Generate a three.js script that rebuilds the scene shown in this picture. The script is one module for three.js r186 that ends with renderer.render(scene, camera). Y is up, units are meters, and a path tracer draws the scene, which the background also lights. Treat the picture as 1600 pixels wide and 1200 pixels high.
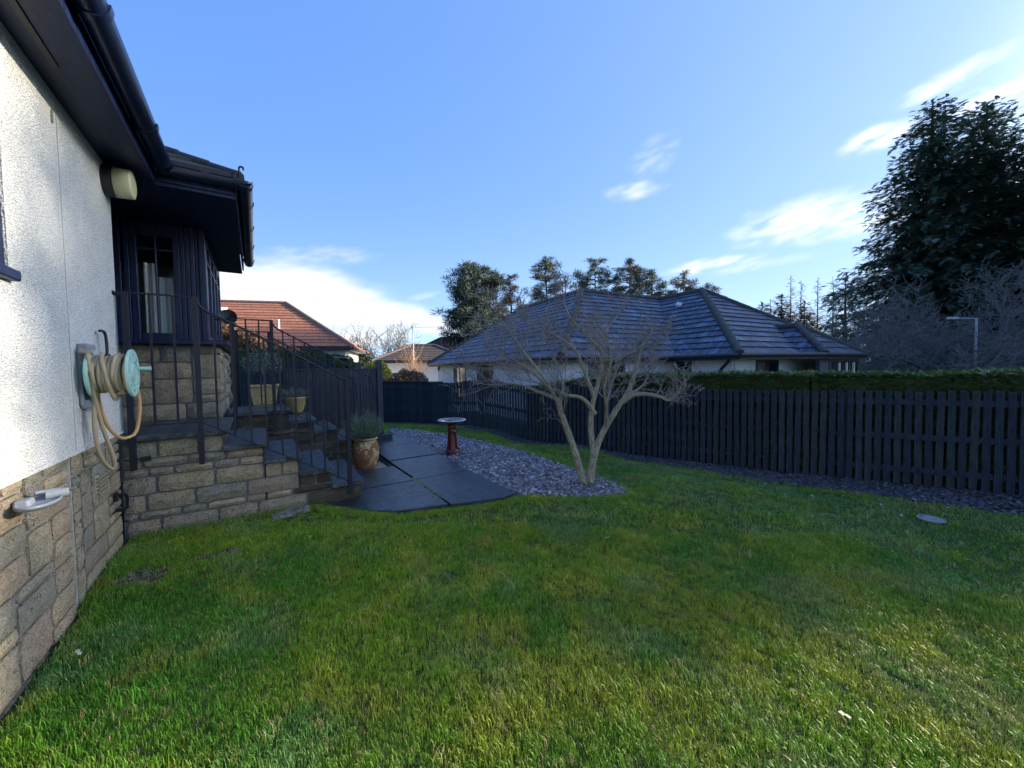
import * as THREE from 'three';
import { mergeGeometries } from 'three/addons/utils/BufferGeometryUtils.js';
import { ImprovedNoise } from 'three/addons/math/ImprovedNoise.js';
import { RoundedBoxGeometry } from 'three/addons/geometries/RoundedBoxGeometry.js';

// ---------------------------------------------------------------- camera, sky, sun, exposure
const R = Math.PI / 180;
const scene = new THREE.Scene();
const camera = new THREE.PerspectiveCamera(90, 4 / 3, 0.05, 2500);
camera.position.set(0, 1.55, 0);
camera.rotation.order = 'YXZ';
camera.rotation.set(-2.29 * R, -33.7 * R, -0.9 * R);
scene.add(camera);
const renderer = new THREE.WebGLRenderer({ antialias: true });
renderer.setSize(1024, 768);
renderer.toneMapping = THREE.LinearToneMapping;
renderer.toneMappingExposure = 2.75;
renderer.shadowMap.enabled = true;
renderer.shadowMap.type = THREE.PCFSoftShadowMap;

const SUN_AZ = 110 * R, SUN_EL = 16 * R;            // azimuth from -z towards +x
const sunDir = new THREE.Vector3(Math.sin(SUN_AZ) * Math.cos(SUN_EL), Math.sin(SUN_EL), -Math.cos(SUN_AZ) * Math.cos(SUN_EL));
const sun = new THREE.DirectionalLight(new THREE.Color(1.0, 0.86, 0.66), 5);
sun.position.copy(sunDir).multiplyScalar(120);
sun.castShadow = true;
sun.shadow.mapSize.set(4096, 4096);
Object.assign(sun.shadow.camera, { left: -60, right: 60, top: 60, bottom: -60, near: 1, far: 320 });
sun.shadow.radius = 1.2;
scene.add(sun, sun.target);

const PN = new ImprovedNoise();
const nz = (x, y, z = 0) => PN.noise(x, y, z);
function fbm(x, y, z = 0, o = 4) { let s = 0, a = 0.5, f = 1; for (let i = 0; i < o; i++) { s += a * nz(x * f, y * f, z + i * 7.3); a *= 0.5; f *= 2.03; } return s; }
const clamp = (v, a = 0, b = 1) => Math.min(b, Math.max(a, v));
const smooth = (a, b, v) => { const t = clamp((v - a) / (b - a)); return t * t * (3 - 2 * t); };
const lerp = (a, b, t) => a + (b - a) * t;
function rng(seed) { let s = seed >>> 0; return () => { s = (s + 0x6D2B79F5) >>> 0; let t = Math.imul(s ^ (s >>> 15), 1 | s); t = (t + Math.imul(t ^ (t >>> 7), 61 | t)) ^ t; return ((t ^ (t >>> 14)) >>> 0) / 4294967296; }; }

{ // a clear winter sky with thin cirrus, brighter round the low sun
  const W = 2048, H = 1024, data = new Float32Array(W * H * 4);
  // az, el (degrees), half sizes, tilt, strength, grain scale
  const clouds = [
    [0, 10.2, 17, 3.8, -3, 1.7, 0.8], [9, 8.8, 16, 3.4, -12, 1.6, 0.8], [-6, 5, 24, 3.4, 0, 1.3, 0.8], [8, 15, 7, 1.2, 4, 0.45, 2], [21, 10.5, 2.5, 0.5, 14, 0.4, 2],
    [51.5, 23.2, 4.2, 1.2, 1, 0.6, 1.6], [54, 26.5, 3.5, 2.2, 20, 0.25, 2], [70.5, 16.4, 7.5, 2.4, 3, 1.1, 1.6], [75, 15.2, 6, 1.8, 2, 0.9, 1.6], [61, 13, 6, 0.9, 3, 1.0, 2], [66, 12.2, 6, 0.6, 3, 0.35, 2],
    [76.8, 22.6, 3.2, 1.2, 4, 1.1, 2], [82, 25.4, 4.0, 1.0, 7, 0.8, 2], [84, 23.0, 3.4, 1.0, 5, 0.8, 2], [98, 24, 9, 2.0, 5, 0.5, 1.5],
    [150, 14, 22, 3, 6, 0.8, 1], [205, 20, 18, 3, -5, 0.6, 1], [262, 12, 26, 4, 5, 0.9, 1], [318, 9, 20, 3, -4, 0.8, 1], [230, 40, 14, 4, 10, 0.4, 1.5]];
  for (let j = 0; j < H; j++) {
    const el = ((j + 0.5) / H - 0.5) * Math.PI, ce = Math.cos(el), y = Math.sin(el), e = Math.max(0, el / R);
    for (let i = 0; i < W; i++) {
      const th = ((i + 0.5) / W - 0.5) * 2 * Math.PI, x = Math.cos(th) * ce, z = Math.sin(th) * ce;
      const az = Math.atan2(x, -z) / R, k = (j * W + i) * 4;
      const g = Math.acos(clamp(x * sunDir.x + y * sunDir.y + z * sunDir.z, -1, 1)) / R;
      const h1 = Math.exp(-e / 9), h2 = Math.exp(-e / 32);
      let r = 0.028 + 0.046 * h2 + 0.23 * h1, gg = 0.086 + 0.102 * h2 + 0.245 * h1, b = 0.28 + 0.150 * h2 + 0.12 * h1;
      const a1 = 12 * Math.exp(-Math.pow(g / 10.5, 2)) + 0.25 * Math.exp(-g / 14), a2 = 0.22 * Math.exp(-g / 45);
      r += 1.0 * a1 + 0.8 * a2; gg += 0.97 * a1 + 0.95 * a2; b += 0.84 * a1 + a2;
      let c = 0;
      if (el > 0) for (const [ca, cel, ha, he, tilt, st, gr] of clouds) {
        let da = az - ca; da -= 360 * Math.round(da / 360);
        if (Math.abs(da) > ha * 2.2 || Math.abs(e - cel) > he * 4 + ha * 0.7) continue;
        const t = tilt * R, u = (da * Math.cos(t) + (e - cel) * Math.sin(t)) / ha, v = (-da * Math.sin(t) + (e - cel) * Math.cos(t)) / he;
        const wisp = (gr < 1 ? 0.85 : 0.55) + 1.6 * fbm((da * 0.16 + (e - cel) * 0.1) * gr + ca, (e * 0.75 - da * 0.17) * gr, ca * 0.37, 5);
        const d2 = u * u + v * v + 0.9 * fbm(u * 1.7 + ca, v * 1.4, 3.1, 4);
        c = Math.max(c, st * clamp(wisp) * Math.pow(smooth(1.5, -0.1, d2), 1.3));
      }
      c = clamp(c);
      const lit = 0.44 + 0.24 * Math.exp(-g / 40);
      r = lerp(r, 0.90 * lit, c); gg = lerp(gg, 0.93 * lit, c); b = lerp(b, 0.98 * lit, c);
      data[k] = r; data[k + 1] = gg; data[k + 2] = b; data[k + 3] = 1;
    }
  }
  const t = new THREE.DataTexture(data, W, H, THREE.RGBAFormat, THREE.FloatType);
  t.mapping = THREE.EquirectangularReflectionMapping; t.colorSpace = THREE.LinearSRGBColorSpace;
  t.minFilter = t.magFilter = THREE.LinearFilter; t.wrapS = THREE.RepeatWrapping; t.needsUpdate = true;
  scene.background = t; scene.environment = t;
}

// ---------------------------------------------------------------- helpers
const names = {};
function numbered(n) { const k = names[n] = (names[n] ?? -1) + 1; return k ? n + '_' + String(k).padStart(3, '0') : n; }
function mesh(name, geo, mat, parent) { const m = new THREE.Mesh(geo, mat); m.name = parent ? name : numbered(name); m.castShadow = m.receiveShadow = true; (parent ?? scene).add(m); return m; }
function tag(o, label, category, group) { o.userData.label = label; o.userData.category = category; if (group) o.userData.group = group; return o; }
function thing(name, label, category, pos = [0, 0, 0], turn = 0, group) { const o = new THREE.Group(); o.name = numbered(name); o.position.set(...pos); o.rotation.y = turn; scene.add(o); return tag(o, label, category, group); }
function structure(name, label, geo, mat) { const m = mesh(name, geo, mat); m.userData = { kind: 'structure', label }; return m; }
// ground-plan point from metres across and ahead of the viewpoint's axis
const CY = Math.cos(33.7 * R), SY = Math.sin(33.7 * R);
const plan = (a, f) => [a * CY + f * SY, a * SY - f * CY];
function put(geo, x = 0, y = 0, z = 0, rx = 0, ry = 0, rz = 0) { return geo.applyMatrix4(new THREE.Matrix4().compose(new THREE.Vector3(x, y, z), new THREE.Quaternion().setFromEuler(new THREE.Euler(rx, ry, rz)), new THREE.Vector3(1, 1, 1))); }
// box with uv in metres
function boxUV(g) {
  g = g.index ? g.toNonIndexed() : g; const p = g.attributes.position, n = g.attributes.normal, uv = new Float32Array(p.count * 2);
  for (let i = 0; i < p.count; i++) { const ax = Math.abs(n.getX(i)), ay = Math.abs(n.getY(i)), az = Math.abs(n.getZ(i));
    if (ay > ax && ay > az) { uv[2 * i] = p.getX(i); uv[2 * i + 1] = p.getZ(i); } else if (ax > az) { uv[2 * i] = p.getZ(i); uv[2 * i + 1] = p.getY(i); } else { uv[2 * i] = p.getX(i); uv[2 * i + 1] = p.getY(i); } }
  g.setAttribute('uv', new THREE.BufferAttribute(uv, 2)); return g;
}
function box(x0, x1, y0, y1, z0, z1) { return boxUV(put(new THREE.BoxGeometry(Math.abs(x1 - x0), Math.abs(y1 - y0), Math.abs(z1 - z0)), (x0 + x1) / 2, (y0 + y1) / 2, (z0 + z1) / 2)); }
function rbox(x0, x1, y0, y1, z0, z1, r = 0.006) { const w = Math.abs(x1 - x0), h = Math.abs(y1 - y0), d = Math.abs(z1 - z0); return boxUV(put(new RoundedBoxGeometry(w, h, d, 1, Math.min(r, w / 2.1, h / 2.1, d / 2.1)), (x0 + x1) / 2, (y0 + y1) / 2, (z0 + z1) / 2)); }
const V3 = (a) => new THREE.Vector3(...a);
function rod(a, b, r, sides = 8, r2 = r) { const A = V3(a), B = V3(b), d = B.clone().sub(A), g = new THREE.CylinderGeometry(r2, r, d.length(), sides, 1); g.applyQuaternion(new THREE.Quaternion().setFromUnitVectors(new THREE.Vector3(0, 1, 0), d.clone().normalize())); g.translate((A.x + B.x) / 2, (A.y + B.y) / 2, (A.z + B.z) / 2); return g; }
function bar(a, b, w, h = w) { // square bar between two points
  const A = V3(a), B = V3(b), d = B.clone().sub(A), g = new THREE.BoxGeometry(w, h, d.length()), m = new THREE.Matrix4(), up = Math.abs(d.y) > 0.95 * d.length() ? new THREE.Vector3(1, 0, 0) : new THREE.Vector3(0, 1, 0);
  m.lookAt(new THREE.Vector3(), d, up); g.applyMatrix4(m); g.translate((A.x + B.x) / 2, (A.y + B.y) / 2, (A.z + B.z) / 2); return boxUV(g); }
function tube(pts, r, sides = 8, seg = 0, closed = false) { const c = new THREE.CatmullRomCurve3(pts.map(V3), closed, 'centripetal'); return new THREE.TubeGeometry(c, seg || pts.length * 6, r, sides, closed); }
function lathe(prof, seg = 28) { return new THREE.LatheGeometry(prof.map(([r, y]) => new THREE.Vector2(r, y)), seg); }
function merge(list) { const l = list.map((g) => { const h = g.index ? g.toNonIndexed() : g; for (const k of Object.keys(h.attributes)) if (!['position', 'normal', 'uv', 'color'].includes(k)) h.deleteAttribute(k); return h; }); const col = l.some((g) => g.attributes.color); if (!col) for (const g of l) g.deleteAttribute('color'); return mergeGeometries(l, false); }
function quad(a, b, c, d) { const g = new THREE.BufferGeometry(); g.setAttribute('position', new THREE.Float32BufferAttribute([...a, ...b, ...c, ...a, ...c, ...d], 3)); g.computeVertexNormals(); return boxUV(g); }
// growing mesh of tapered tubes for trees
class Limbs {
  constructor() { this.p = []; this.n = []; this.ix = []; this.uv = []; }
  tube(pts, rad, sides) { // pts: Vector3[], rad: number[]
    const base = this.p.length / 3, t = new THREE.Vector3(), u = new THREE.Vector3(), v = new THREE.Vector3(); let len = 0;
    for (let i = 0; i < pts.length; i++) {
      t.subVectors(pts[Math.min(i + 1, pts.length - 1)], pts[Math.max(i - 1, 0)]).normalize();
      if (i === 0) u.set(Math.abs(t.y) > 0.9 ? 1 : 0, Math.abs(t.y) > 0.9 ? 0 : 1, 0);
      u.addScaledVector(t, -u.dot(t)).normalize(); v.crossVectors(t, u);
      if (i) len += pts[i].distanceTo(pts[i - 1]);
      for (let k = 0; k <= sides; k++) { const a = k / sides * 2 * Math.PI, c = Math.cos(a), s = Math.sin(a), nx = u.x * c + v.x * s, ny = u.y * c + v.y * s, n3 = u.z * c + v.z * s; this.p.push(pts[i].x + nx * rad[i], pts[i].y + ny * rad[i], pts[i].z + n3 * rad[i]); this.n.push(nx, ny, n3); this.uv.push(k / sides * 0.3, len); }
      if (i) for (let k = 0; k < sides; k++) { const a = base + (i - 1) * (sides + 1) + k, b = a + sides + 1; this.ix.push(a, a + 1, b, b, a + 1, b + 1); }
    }
  }
  geo() { const g = new THREE.BufferGeometry(); g.setAttribute('position', new THREE.Float32BufferAttribute(this.p, 3)); g.setAttribute('normal', new THREE.Float32BufferAttribute(this.n, 3)); g.setAttribute('uv', new THREE.Float32BufferAttribute(this.uv, 2)); g.setIndex(this.ix); return g; }
}
// textures
function tex(w, h, fn, srgb) { const d = new Uint8Array(w * h * 4); for (let j = 0; j < h; j++) for (let i = 0; i < w; i++) { const c = fn(i / w, j / h, i, j), k = (j * w + i) * 4; if (typeof c === 'number') d[k] = d[k + 1] = d[k + 2] = clamp(c) * 255; else { d[k] = clamp(c[0]) * 255; d[k + 1] = clamp(c[1]) * 255; d[k + 2] = clamp(c[2]) * 255; } d[k + 3] = 255; }
  const t = new THREE.DataTexture(d, w, h); t.wrapS = t.wrapT = THREE.RepeatWrapping; t.magFilter = THREE.LinearFilter; t.minFilter = THREE.LinearMipmapLinearFilter; t.generateMipmaps = true; if (srgb) t.colorSpace = THREE.SRGBColorSpace; t.needsUpdate = true; return t; }
function rep(t, x, y = x) { const c = t.clone(); c.repeat.set(x, y); c.needsUpdate = true; return c; }
// tileable value noise on a lattice
function lattice(n, seed) { const r = rng(seed), a = new Float32Array(n * n); for (let i = 0; i < n * n; i++) a[i] = r(); return (u, v) => { u = ((u % 1) + 1) % 1 * n; v = ((v % 1) + 1) % 1 * n; const x = u | 0, y = v | 0, fx = u - x, fy = v - y, sx = fx * fx * (3 - 2 * fx), sy = fy * fy * (3 - 2 * fy), X = (x + 1) % n, Y = (y + 1) % n; return lerp(lerp(a[y * n + x], a[y * n + X], sx), lerp(a[Y * n + x], a[Y * n + X], sx), sy); }; }
const N8 = lattice(8, 1), N16 = lattice(16, 2), N32 = lattice(32, 3), N64 = lattice(64, 4), N128 = lattice(128, 5), N256 = lattice(256, 6);
const T = {
  grain: tex(512, 512, (u, v) => 0.25 * N32(u, v) + 0.3 * N64(u, v) + 0.25 * N128(u, v) + 0.2 * N256(u, v)),
  roughcast: tex(1024, 1024, (u, v) => { const a = N128(u, v), b = N256(u + 0.31, v + 0.17); return clamp(0.15 + 0.95 * Math.pow(Math.abs(2 * a - 1), 0.8) * 0.6 + 0.5 * b * b); }),
  roughcastColour: tex(1024, 1024, (u, v) => { const a = N256(u, v), b = N128(u + 0.4, v), c = N8(u, v), s = a > 0.70 ? -0.75 * (a - 0.6) : 0, d = 0.87 + 0.05 * b + 0.05 * c + s; return [d * 0.985, d * 0.995, d]; }, true),
  stone: tex(512, 512, (u, v) => { const g = 0.5 * N128(u, v) + 0.3 * N64(u, v) + 0.2 * N16(u, v), s = N64(u + 0.2, v + 0.6) > 0.8 ? 0.72 : 1, d = (0.62 + 0.42 * g) * s; return [d, d * 0.985, d * 0.955]; }, true),
  slab: tex(512, 512, (u, v) => { const g = 0.3 * N8(u, v) + 0.25 * N16(u + 0.3, v) + 0.2 * N64(u, v) + 0.25 * N256(u, v), q = N64(u + 0.1, v + 0.3) > 0.88 && N16(u, v) > 0.4 ? 0.5 : 0, d = 0.05 + 1.25 * g + q; return [d * 0.97, d, d * 0.99]; }, true),
  wood: tex(256, 512, (u, v) => { const g = 0.45 * N64(u * 1, v * 0.125) + 0.25 * N128(u, v * 0.25) + 0.3 * N16(u, v), d = 0.25 + 1.1 * g; return [d, d, d * 0.98]; }, true),
  frost: tex(512, 512, (u, v) => { const a = N8(u, v) * 0.35 + N32(u, v) * 0.35 + N128(u, v) * 0.3, f = smooth(0.42, 0.72, a), d = 0.75 + 0.25 * N256(u, v), q = lerp(0.36 * d, 0.82 * d, f); return [q * 0.88, q * 0.95, q * 1.04]; }, true),
  tile: tex(512, 512, (u, v) => { const d = 0.62 + 0.25 * N64(u, v) + 0.2 * N16(u, v) + 0.1 * N256(u, v); return [d, d * 0.97, d * 0.95]; }, true),
  bark: tex(256, 512, (u, v) => { const d = 0.55 + 0.3 * N32(u, v * 0.5) + 0.25 * N128(u, v) + (N16(u, v) > 0.72 ? 0.12 : 0); return [d, d, d * 0.96]; }, true),
  soil: tex(512, 512, (u, v) => { const a = N16(u, v) * 0.4 + N64(u, v) * 0.3 + N256(u, v) * 0.3; return [0.20 + 0.16 * a, 0.25 + 0.2 * a, 0.10 + 0.08 * a]; }, true),
};
const lin = (r, g, b) => new THREE.Color().setRGB(r, g, b);
const mat = (c, o = {}) => new THREE.MeshStandardMaterial({ color: lin(...c), roughness: 0.85, side: THREE.DoubleSide, ...o });
const M = {
  render: mat([0.86, 0.87, 0.88], { map: T.roughcastColour, bumpMap: T.roughcast, bumpScale: 0.0085, roughness: 0.95 }),
  mortar: mat([0.19, 0.19, 0.195], { bumpMap: rep(T.grain, 3), bumpScale: 0.003, roughness: 0.95 }),
  mortarPale: mat([0.33, 0.315, 0.29], { bumpMap: rep(T.grain, 3), bumpScale: 0.004, roughness: 0.95 }),
  navy: mat([0.008, 0.018, 0.066], { roughness: 0.38 }),
  navyWood: mat([0.007, 0.020, 0.092], { roughness: 0.45, map: rep(T.wood, 2, 1) }),
  black: mat([0.010, 0.012, 0.018], { roughness: 0.4 }),
  gutter: mat([0.006, 0.012, 0.042], { roughness: 0.28 }),
  iron: mat([0.004, 0.007, 0.020], { roughness: 0.6 }),
  slab: mat([0.30, 0.32, 0.34], { map: rep(T.slab, 1.3), bumpMap: rep(T.grain, 1.7), bumpScale: 0.004, roughness: 0.6 }),
  treadSlab: mat([0.125, 0.145, 0.165], { map: rep(T.slab, 2.1), bumpMap: rep(T.grain, 2.7), bumpScale: 0.005, roughness: 0.7 }),
  glass: new THREE.MeshPhysicalMaterial({ color: 0xffffff, roughness: 0.02, transmission: 1, thickness: 0, ior: 1.5, side: THREE.DoubleSide }),
  darkGlass: new THREE.MeshPhysicalMaterial({ color: lin(0.02, 0.028, 0.04), roughness: 0.04, clearcoat: 1, side: THREE.DoubleSide }),
  curtain: mat([0.55, 0.58, 0.58], { roughness: 0.95 }),
  soil: mat([0.055, 0.05, 0.04], { map: rep(T.soil, 2), roughness: 1 }),
};
const stoneMats = [[0.55, 0.485, 0.36], [0.47, 0.43, 0.35], [0.60, 0.535, 0.40], [0.49, 0.42, 0.35], [0.42, 0.41, 0.36], [0.56, 0.47, 0.37]].map((c) => mat(c, { map: rep(T.stone, 2.3), bumpMap: rep(T.grain, 2.9), bumpScale: 0.012, roughness: 0.95 }));
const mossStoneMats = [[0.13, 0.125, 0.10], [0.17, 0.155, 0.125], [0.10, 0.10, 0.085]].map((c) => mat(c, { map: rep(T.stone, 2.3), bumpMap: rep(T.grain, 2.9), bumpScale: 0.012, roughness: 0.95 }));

// ---------------------------------------------------------------- ground height
const spots = [[-0.9, -2.4, 0.14], [-0.9, -1.2, 0.07], [-0.92, -4.2, 0.225], [0, -4.2, 0.215], [0.9, -4.1, 0.19], [0.9, -5.5, 0.16], [1.6, -3.6, 0.165], [2.1, -3.4, 0.165], [1.2, -5, 0.16], [2.0, -5, 0.16], [2.3, -5.8, 0.16], [1.8, -7, 0.16], [2.2, -7.8, 0.16], [2.6, -9, 0.12], [0, -6, 0.16], [0, -8, 0.16],
  [3.2, -3.2, 0.13], [3.6, -5, 0.11], [3.6, -7.5, 0.07], [3.2, -9.5, 0.05], [4.7, -10.8, -0.11], [3.3, -12.2, -0.08], [4.4, -8.5, -0.02], [5.2, -7, -0.12], [4.5, -5, 0.0], [5.9, -4.6, -0.12], [6.5, -2.7, -0.11], [7.2, -1.3, -0.1], [7.6, -0.4, -0.09], [5.5, -1, -0.07], [4, -1.7, 0.01], [0, 0, 0], [2, 0, -0.02], [-0.9, 0.5, 0.03], [1.5, -2, 0.07], [0.5, -2.2, 0.09], [3, -1, 0.0], [0, 3, -0.05], [4, 3, -0.1], [8, 3, -0.12]];
function gy(x, z) {
  let s = 0, w = 0; for (const [a, b, h] of spots) { const d = (x - a) ** 2 + (z - b) ** 2 + 0.12, k = 1 / (d * d); s += h * k; w += k; }
  const near = s / w, d = Math.hypot(x - 3, z + 4), far = -0.62;
  return lerp(near, far, smooth(9, 16, d));
}
const lawnBump = (x, z) => 0.022 * fbm(x * 1.6, z * 1.6, 2, 3) + 0.012 * nz(x * 5.2, z * 5.2, 9);
function inside(poly, x, z) { let c = false; for (let i = 0, j = poly.length - 1; i < poly.length; j = i++) { const [a, b] = poly[i], [p, q] = poly[j]; if ((b > z) !== (q > z) && x < (p - a) * (z - b) / (q - b) + a) c = !c; } return c; }
const bedPoly = [[2.32, -3.36], [2.75, -3.08], [3.05, -2.90], [3.38, -2.80], [3.52, -3.0], [3.56, -3.4], [3.66, -3.9], [3.74, -5], [3.82, -6.3], [3.6, -7.7], [3.1, -9.0], [2.75, -9.6], [2.55, -9.0], [2.44, -7.6], [2.40, -5.8], [2.30, -4.5]];
const pavePoly = [[0.62, -4.12], [0.86, -3.74], [1.02, -3.58], [1.5, -3.46], [2.1, -3.30], [2.30, -3.34], [2.32, -4.5], [2.42, -5.8], [2.46, -8.0], [1.2, -8.0], [-0.4, -8], [-0.92, -5], [-0.92, -4.28], [0.45, -4.28]];
const fenceLine = [[3.28, -12.2], [4.7, -10.82], [5.2, -7.03], [5.87, -4.56], [6.52, -2.70], [7.2, -1.32], [7.54, -0.44], [8.3, 1.6], [9.0, 3.6]];
function fenceDist(x, z) { let m = 1e9; for (let i = 0; i < fenceLine.length - 1; i++) { const [a, b] = fenceLine[i], [c, d] = fenceLine[i + 1], t = clamp(((x - a) * (c - a) + (z - b) * (d - b)) / ((c - a) ** 2 + (d - b) ** 2)); m = Math.min(m, Math.hypot(x - a - t * (c - a), z - b - t * (d - b))); } return m; }
function stripWidth(z) { return 0.32 + 0.62 * smooth(-6, 0.5, z); }
function isLawn(x, z) { if (x < -0.88 || inside(bedPoly, x, z) || inside(pavePoly, x, z)) return false; const fx = fenceX(z); return x < fx - stripWidth(z) - 0.05 * nz(x * 3, z * 3); }
function fenceX(z) { for (let i = 1; i < fenceLine.length - 1; i++) { const [a, b] = fenceLine[i], [c, d] = fenceLine[i + 1]; if (z >= b && z <= d) return a + (c - a) * (z - b) / (d - b); } if (z < -10.82 && z > -12.2) return 3.28 + (4.7 - 3.28) * (z + 12.2) / 1.38; return z > 3.6 ? 9 : 3.2; }

// ---------------------------------------------------------------- the ground
{
  const ax = (lo, hi, step, reach) => { const a = []; for (let v = lo; v <= hi + 1e-6; v += step) a.push(v); let s = step; while (a[a.length - 1] < reach) { s *= 1.5; a.push(a[a.length - 1] + s); } s = step; while (a[0] > -reach) { s *= 1.5; a.unshift(a[0] - s); } return a; };
  const xs = ax(-1.2, 8.4, 0.08, 900), zs = ax(-12.4, 2, 0.08, 900), p = [], uv = [], ix = [];
  for (const z of zs) for (const x of xs) {
    let y = gy(x, z); if (Math.hypot(x - 3, z + 4) < 14) y += isLawn(x, z) ? lawnBump(x, z) : -0.012;
    p.push(x, y, z); uv.push(x, z);
  }
  const n = xs.length; for (let j = 0; j < zs.length - 1; j++) for (let i = 0; i < n - 1; i++) { const a = j * n + i; ix.push(a, a + n, a + 1, a + 1, a + n, a + n + 1); }
  const g = new THREE.BufferGeometry(); g.setAttribute('position', new THREE.Float32BufferAttribute(p, 3)); g.setAttribute('uv', new THREE.Float32BufferAttribute(uv, 2)); g.setIndex(ix); g.computeVertexNormals();
  structure('ground', 'mossy turf ground of the sloping garden and the land beyond', g, mat([0.34, 0.42, 0.22], { map: rep(T.soil, 0.9), roughness: 1 }));
}
function scatter(name, label, geo, material, list, kind = 'stuff') { // list: [x,y,z, quaternion, sx,sy,sz, color]
  const m = new THREE.InstancedMesh(geo, material, list.length), mm = new THREE.Matrix4(), c = new THREE.Color();
  list.forEach(([x, y, z, q, sx, sy, sz, col], i) => { mm.compose(new THREE.Vector3(x, y, z), q, new THREE.Vector3(sx, sy, sz)); m.setMatrixAt(i, mm); if (col) m.setColorAt(i, c.setRGB(...col)); });
  m.name = numbered(name); m.castShadow = m.receiveShadow = true; m.userData = { kind, label }; return m;
}
const qE = (x, y, z) => new THREE.Quaternion().setFromEuler(new THREE.Euler(x, y, z, 'YXZ'));

{ // grass: short tufts of bent blades
  const tuft = (seed, blades, hgt, spread, wid) => { const r = rng(seed), P = [], Nn = []; for (let b = 0; b < blades; b++) {
    const a = r() * 6.283, d = spread * Math.sqrt(r()), bx = Math.cos(a) * d, bz = Math.sin(a) * d, h = hgt * (0.55 + 0.6 * r()), w = wid * (0.7 + 0.6 * r()), la = r() * 6.283, lean = h * (0.12 + 0.62 * r()), lx = Math.cos(la) * lean, lz = Math.sin(la) * lean, px = -Math.sin(la) * w, pz = Math.cos(la) * w;
    const m = [bx + lx * 0.33, h * 0.62, bz + lz * 0.33], t = [bx + lx, h * (1 - 0.25 * lean / h), bz + lz];
    const A = [bx - px, -0.006, bz - pz], B = [bx + px, -0.006, bz + pz], C = [m[0] + px * 0.75, m[1], m[2] + pz * 0.75], D = [m[0] - px * 0.75, m[1], m[2] - pz * 0.75];
    P.push(...A, ...B, ...C, ...A, ...C, ...D, ...D, ...C, ...t); }
    const g = new THREE.BufferGeometry(); g.setAttribute('position', new THREE.Float32BufferAttribute(P, 3)); g.computeVertexNormals(); return g; };
  const leaf = new THREE.MeshPhysicalMaterial({ color: 0xffffff, roughness: 0.55, transmission: 0.22, thickness: 0, side: THREE.DoubleSide });
  const r = rng(77), lists = [[], [], [], []];
  const colour = (x, z) => {
    const p1 = fbm(x * 0.9, z * 0.9, 4, 3), p2 = fbm(x * 2.6, z * 2.6, 8, 3), p3 = fbm(x * 7, z * 7, 12, 2);
    const strawAndSun = smooth(0.0, 0.30, p2 + 0.35 * p3 + 0.2 * smooth(2.6, 0.6, Math.hypot(x - 2.0, z + 0.9)) - 0.02), lush = smooth(-0.05, 0.25, p1 + 0.16 * smooth(1.2, -0.6, x));  // straw blotches, plus sun-patch yellow painted into the blades around one spot
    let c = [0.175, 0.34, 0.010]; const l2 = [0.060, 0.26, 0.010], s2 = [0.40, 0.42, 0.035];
    c = c.map((v, i) => lerp(v, l2[i], 0.85 * lush)); c = c.map((v, i) => lerp(v, s2[i], 0.52 * strawAndSun));
    const frost = smooth(0.02, 0.22, fbm(x * 1.3 + 9, z * 1.3, 20, 4) + 0.18 * smooth(3.0, 4.8, x)) * 0.30; c = c.map((v, i) => lerp(v, [0.20, 0.33, 0.20][i], frost));
    const j = 0.66 + 0.7 * r(); if (r() < 0.07) return [0.38 * j, 0.34 * j, 0.13 * j]; return c.map((v) => v * j);
  };
  const sow = (n, x0, x1, z0, z1, keep, sc, L) => { for (let i = 0; i < n; i++) { const x = lerp(x0, x1, r()), z = lerp(z0, z1, r()); if (!keep(x, z) || !isLawn(x, z)) continue;
    const bald = fbm(x * 1.9 + 3, z * 1.9, 30, 3); const bare = (Math.hypot((x + 0.66) / 0.18, (z + 3.46) / 0.12) < 0.9 + 0.5 * nz(x * 9, z * 9)) || (Math.hypot((x + 0.28) / 0.20, (z + 3.55) / 0.08) < 0.7 + 0.6 * nz(x * 9, z * 9, 4)); if (bare && r() < 0.3) continue;
    const s = sc * (r() < 0.06 ? 1.5 : 1) * (0.6 + 0.7 * r()) * (0.8 + 0.9 * clamp(bald + 0.25)) * (bare ? 0.6 : 1);
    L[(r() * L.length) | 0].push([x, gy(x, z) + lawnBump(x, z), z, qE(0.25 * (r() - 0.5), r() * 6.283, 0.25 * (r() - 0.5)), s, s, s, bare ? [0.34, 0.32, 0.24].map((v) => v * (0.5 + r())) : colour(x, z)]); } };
  const dist = (x, z) => Math.hypot(x, z), ahead = (x, z) => x * SY - z * CY;
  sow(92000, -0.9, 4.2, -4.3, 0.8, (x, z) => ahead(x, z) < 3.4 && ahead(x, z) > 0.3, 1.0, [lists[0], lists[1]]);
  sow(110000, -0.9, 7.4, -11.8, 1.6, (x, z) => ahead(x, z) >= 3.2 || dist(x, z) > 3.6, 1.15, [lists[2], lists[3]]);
  // ragged fringe along the plinth, the steps and the paving edge
  const edge = (pts, n, w) => { for (let i = 0; i < n; i++) { const k = (r() * (pts.length - 1)) | 0, t = r(), x = lerp(pts[k][0], pts[k + 1][0], t) + (r() - 0.5) * w, z = lerp(pts[k][1], pts[k + 1][1], t) + (r() - 0.5) * w; if (x < -0.885 || (z < -4.285 && x < 0.93)) continue; const s = 0.8 + 0.7 * r(); lists[(r() * 2) | 0].push([x, gy(x, z) + 0.004, z, qE(0.5 * (r() - 0.5), r() * 6.283, 0.5 * (r() - 0.5)), s, s, s, colour(x, z)]); } };
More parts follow.
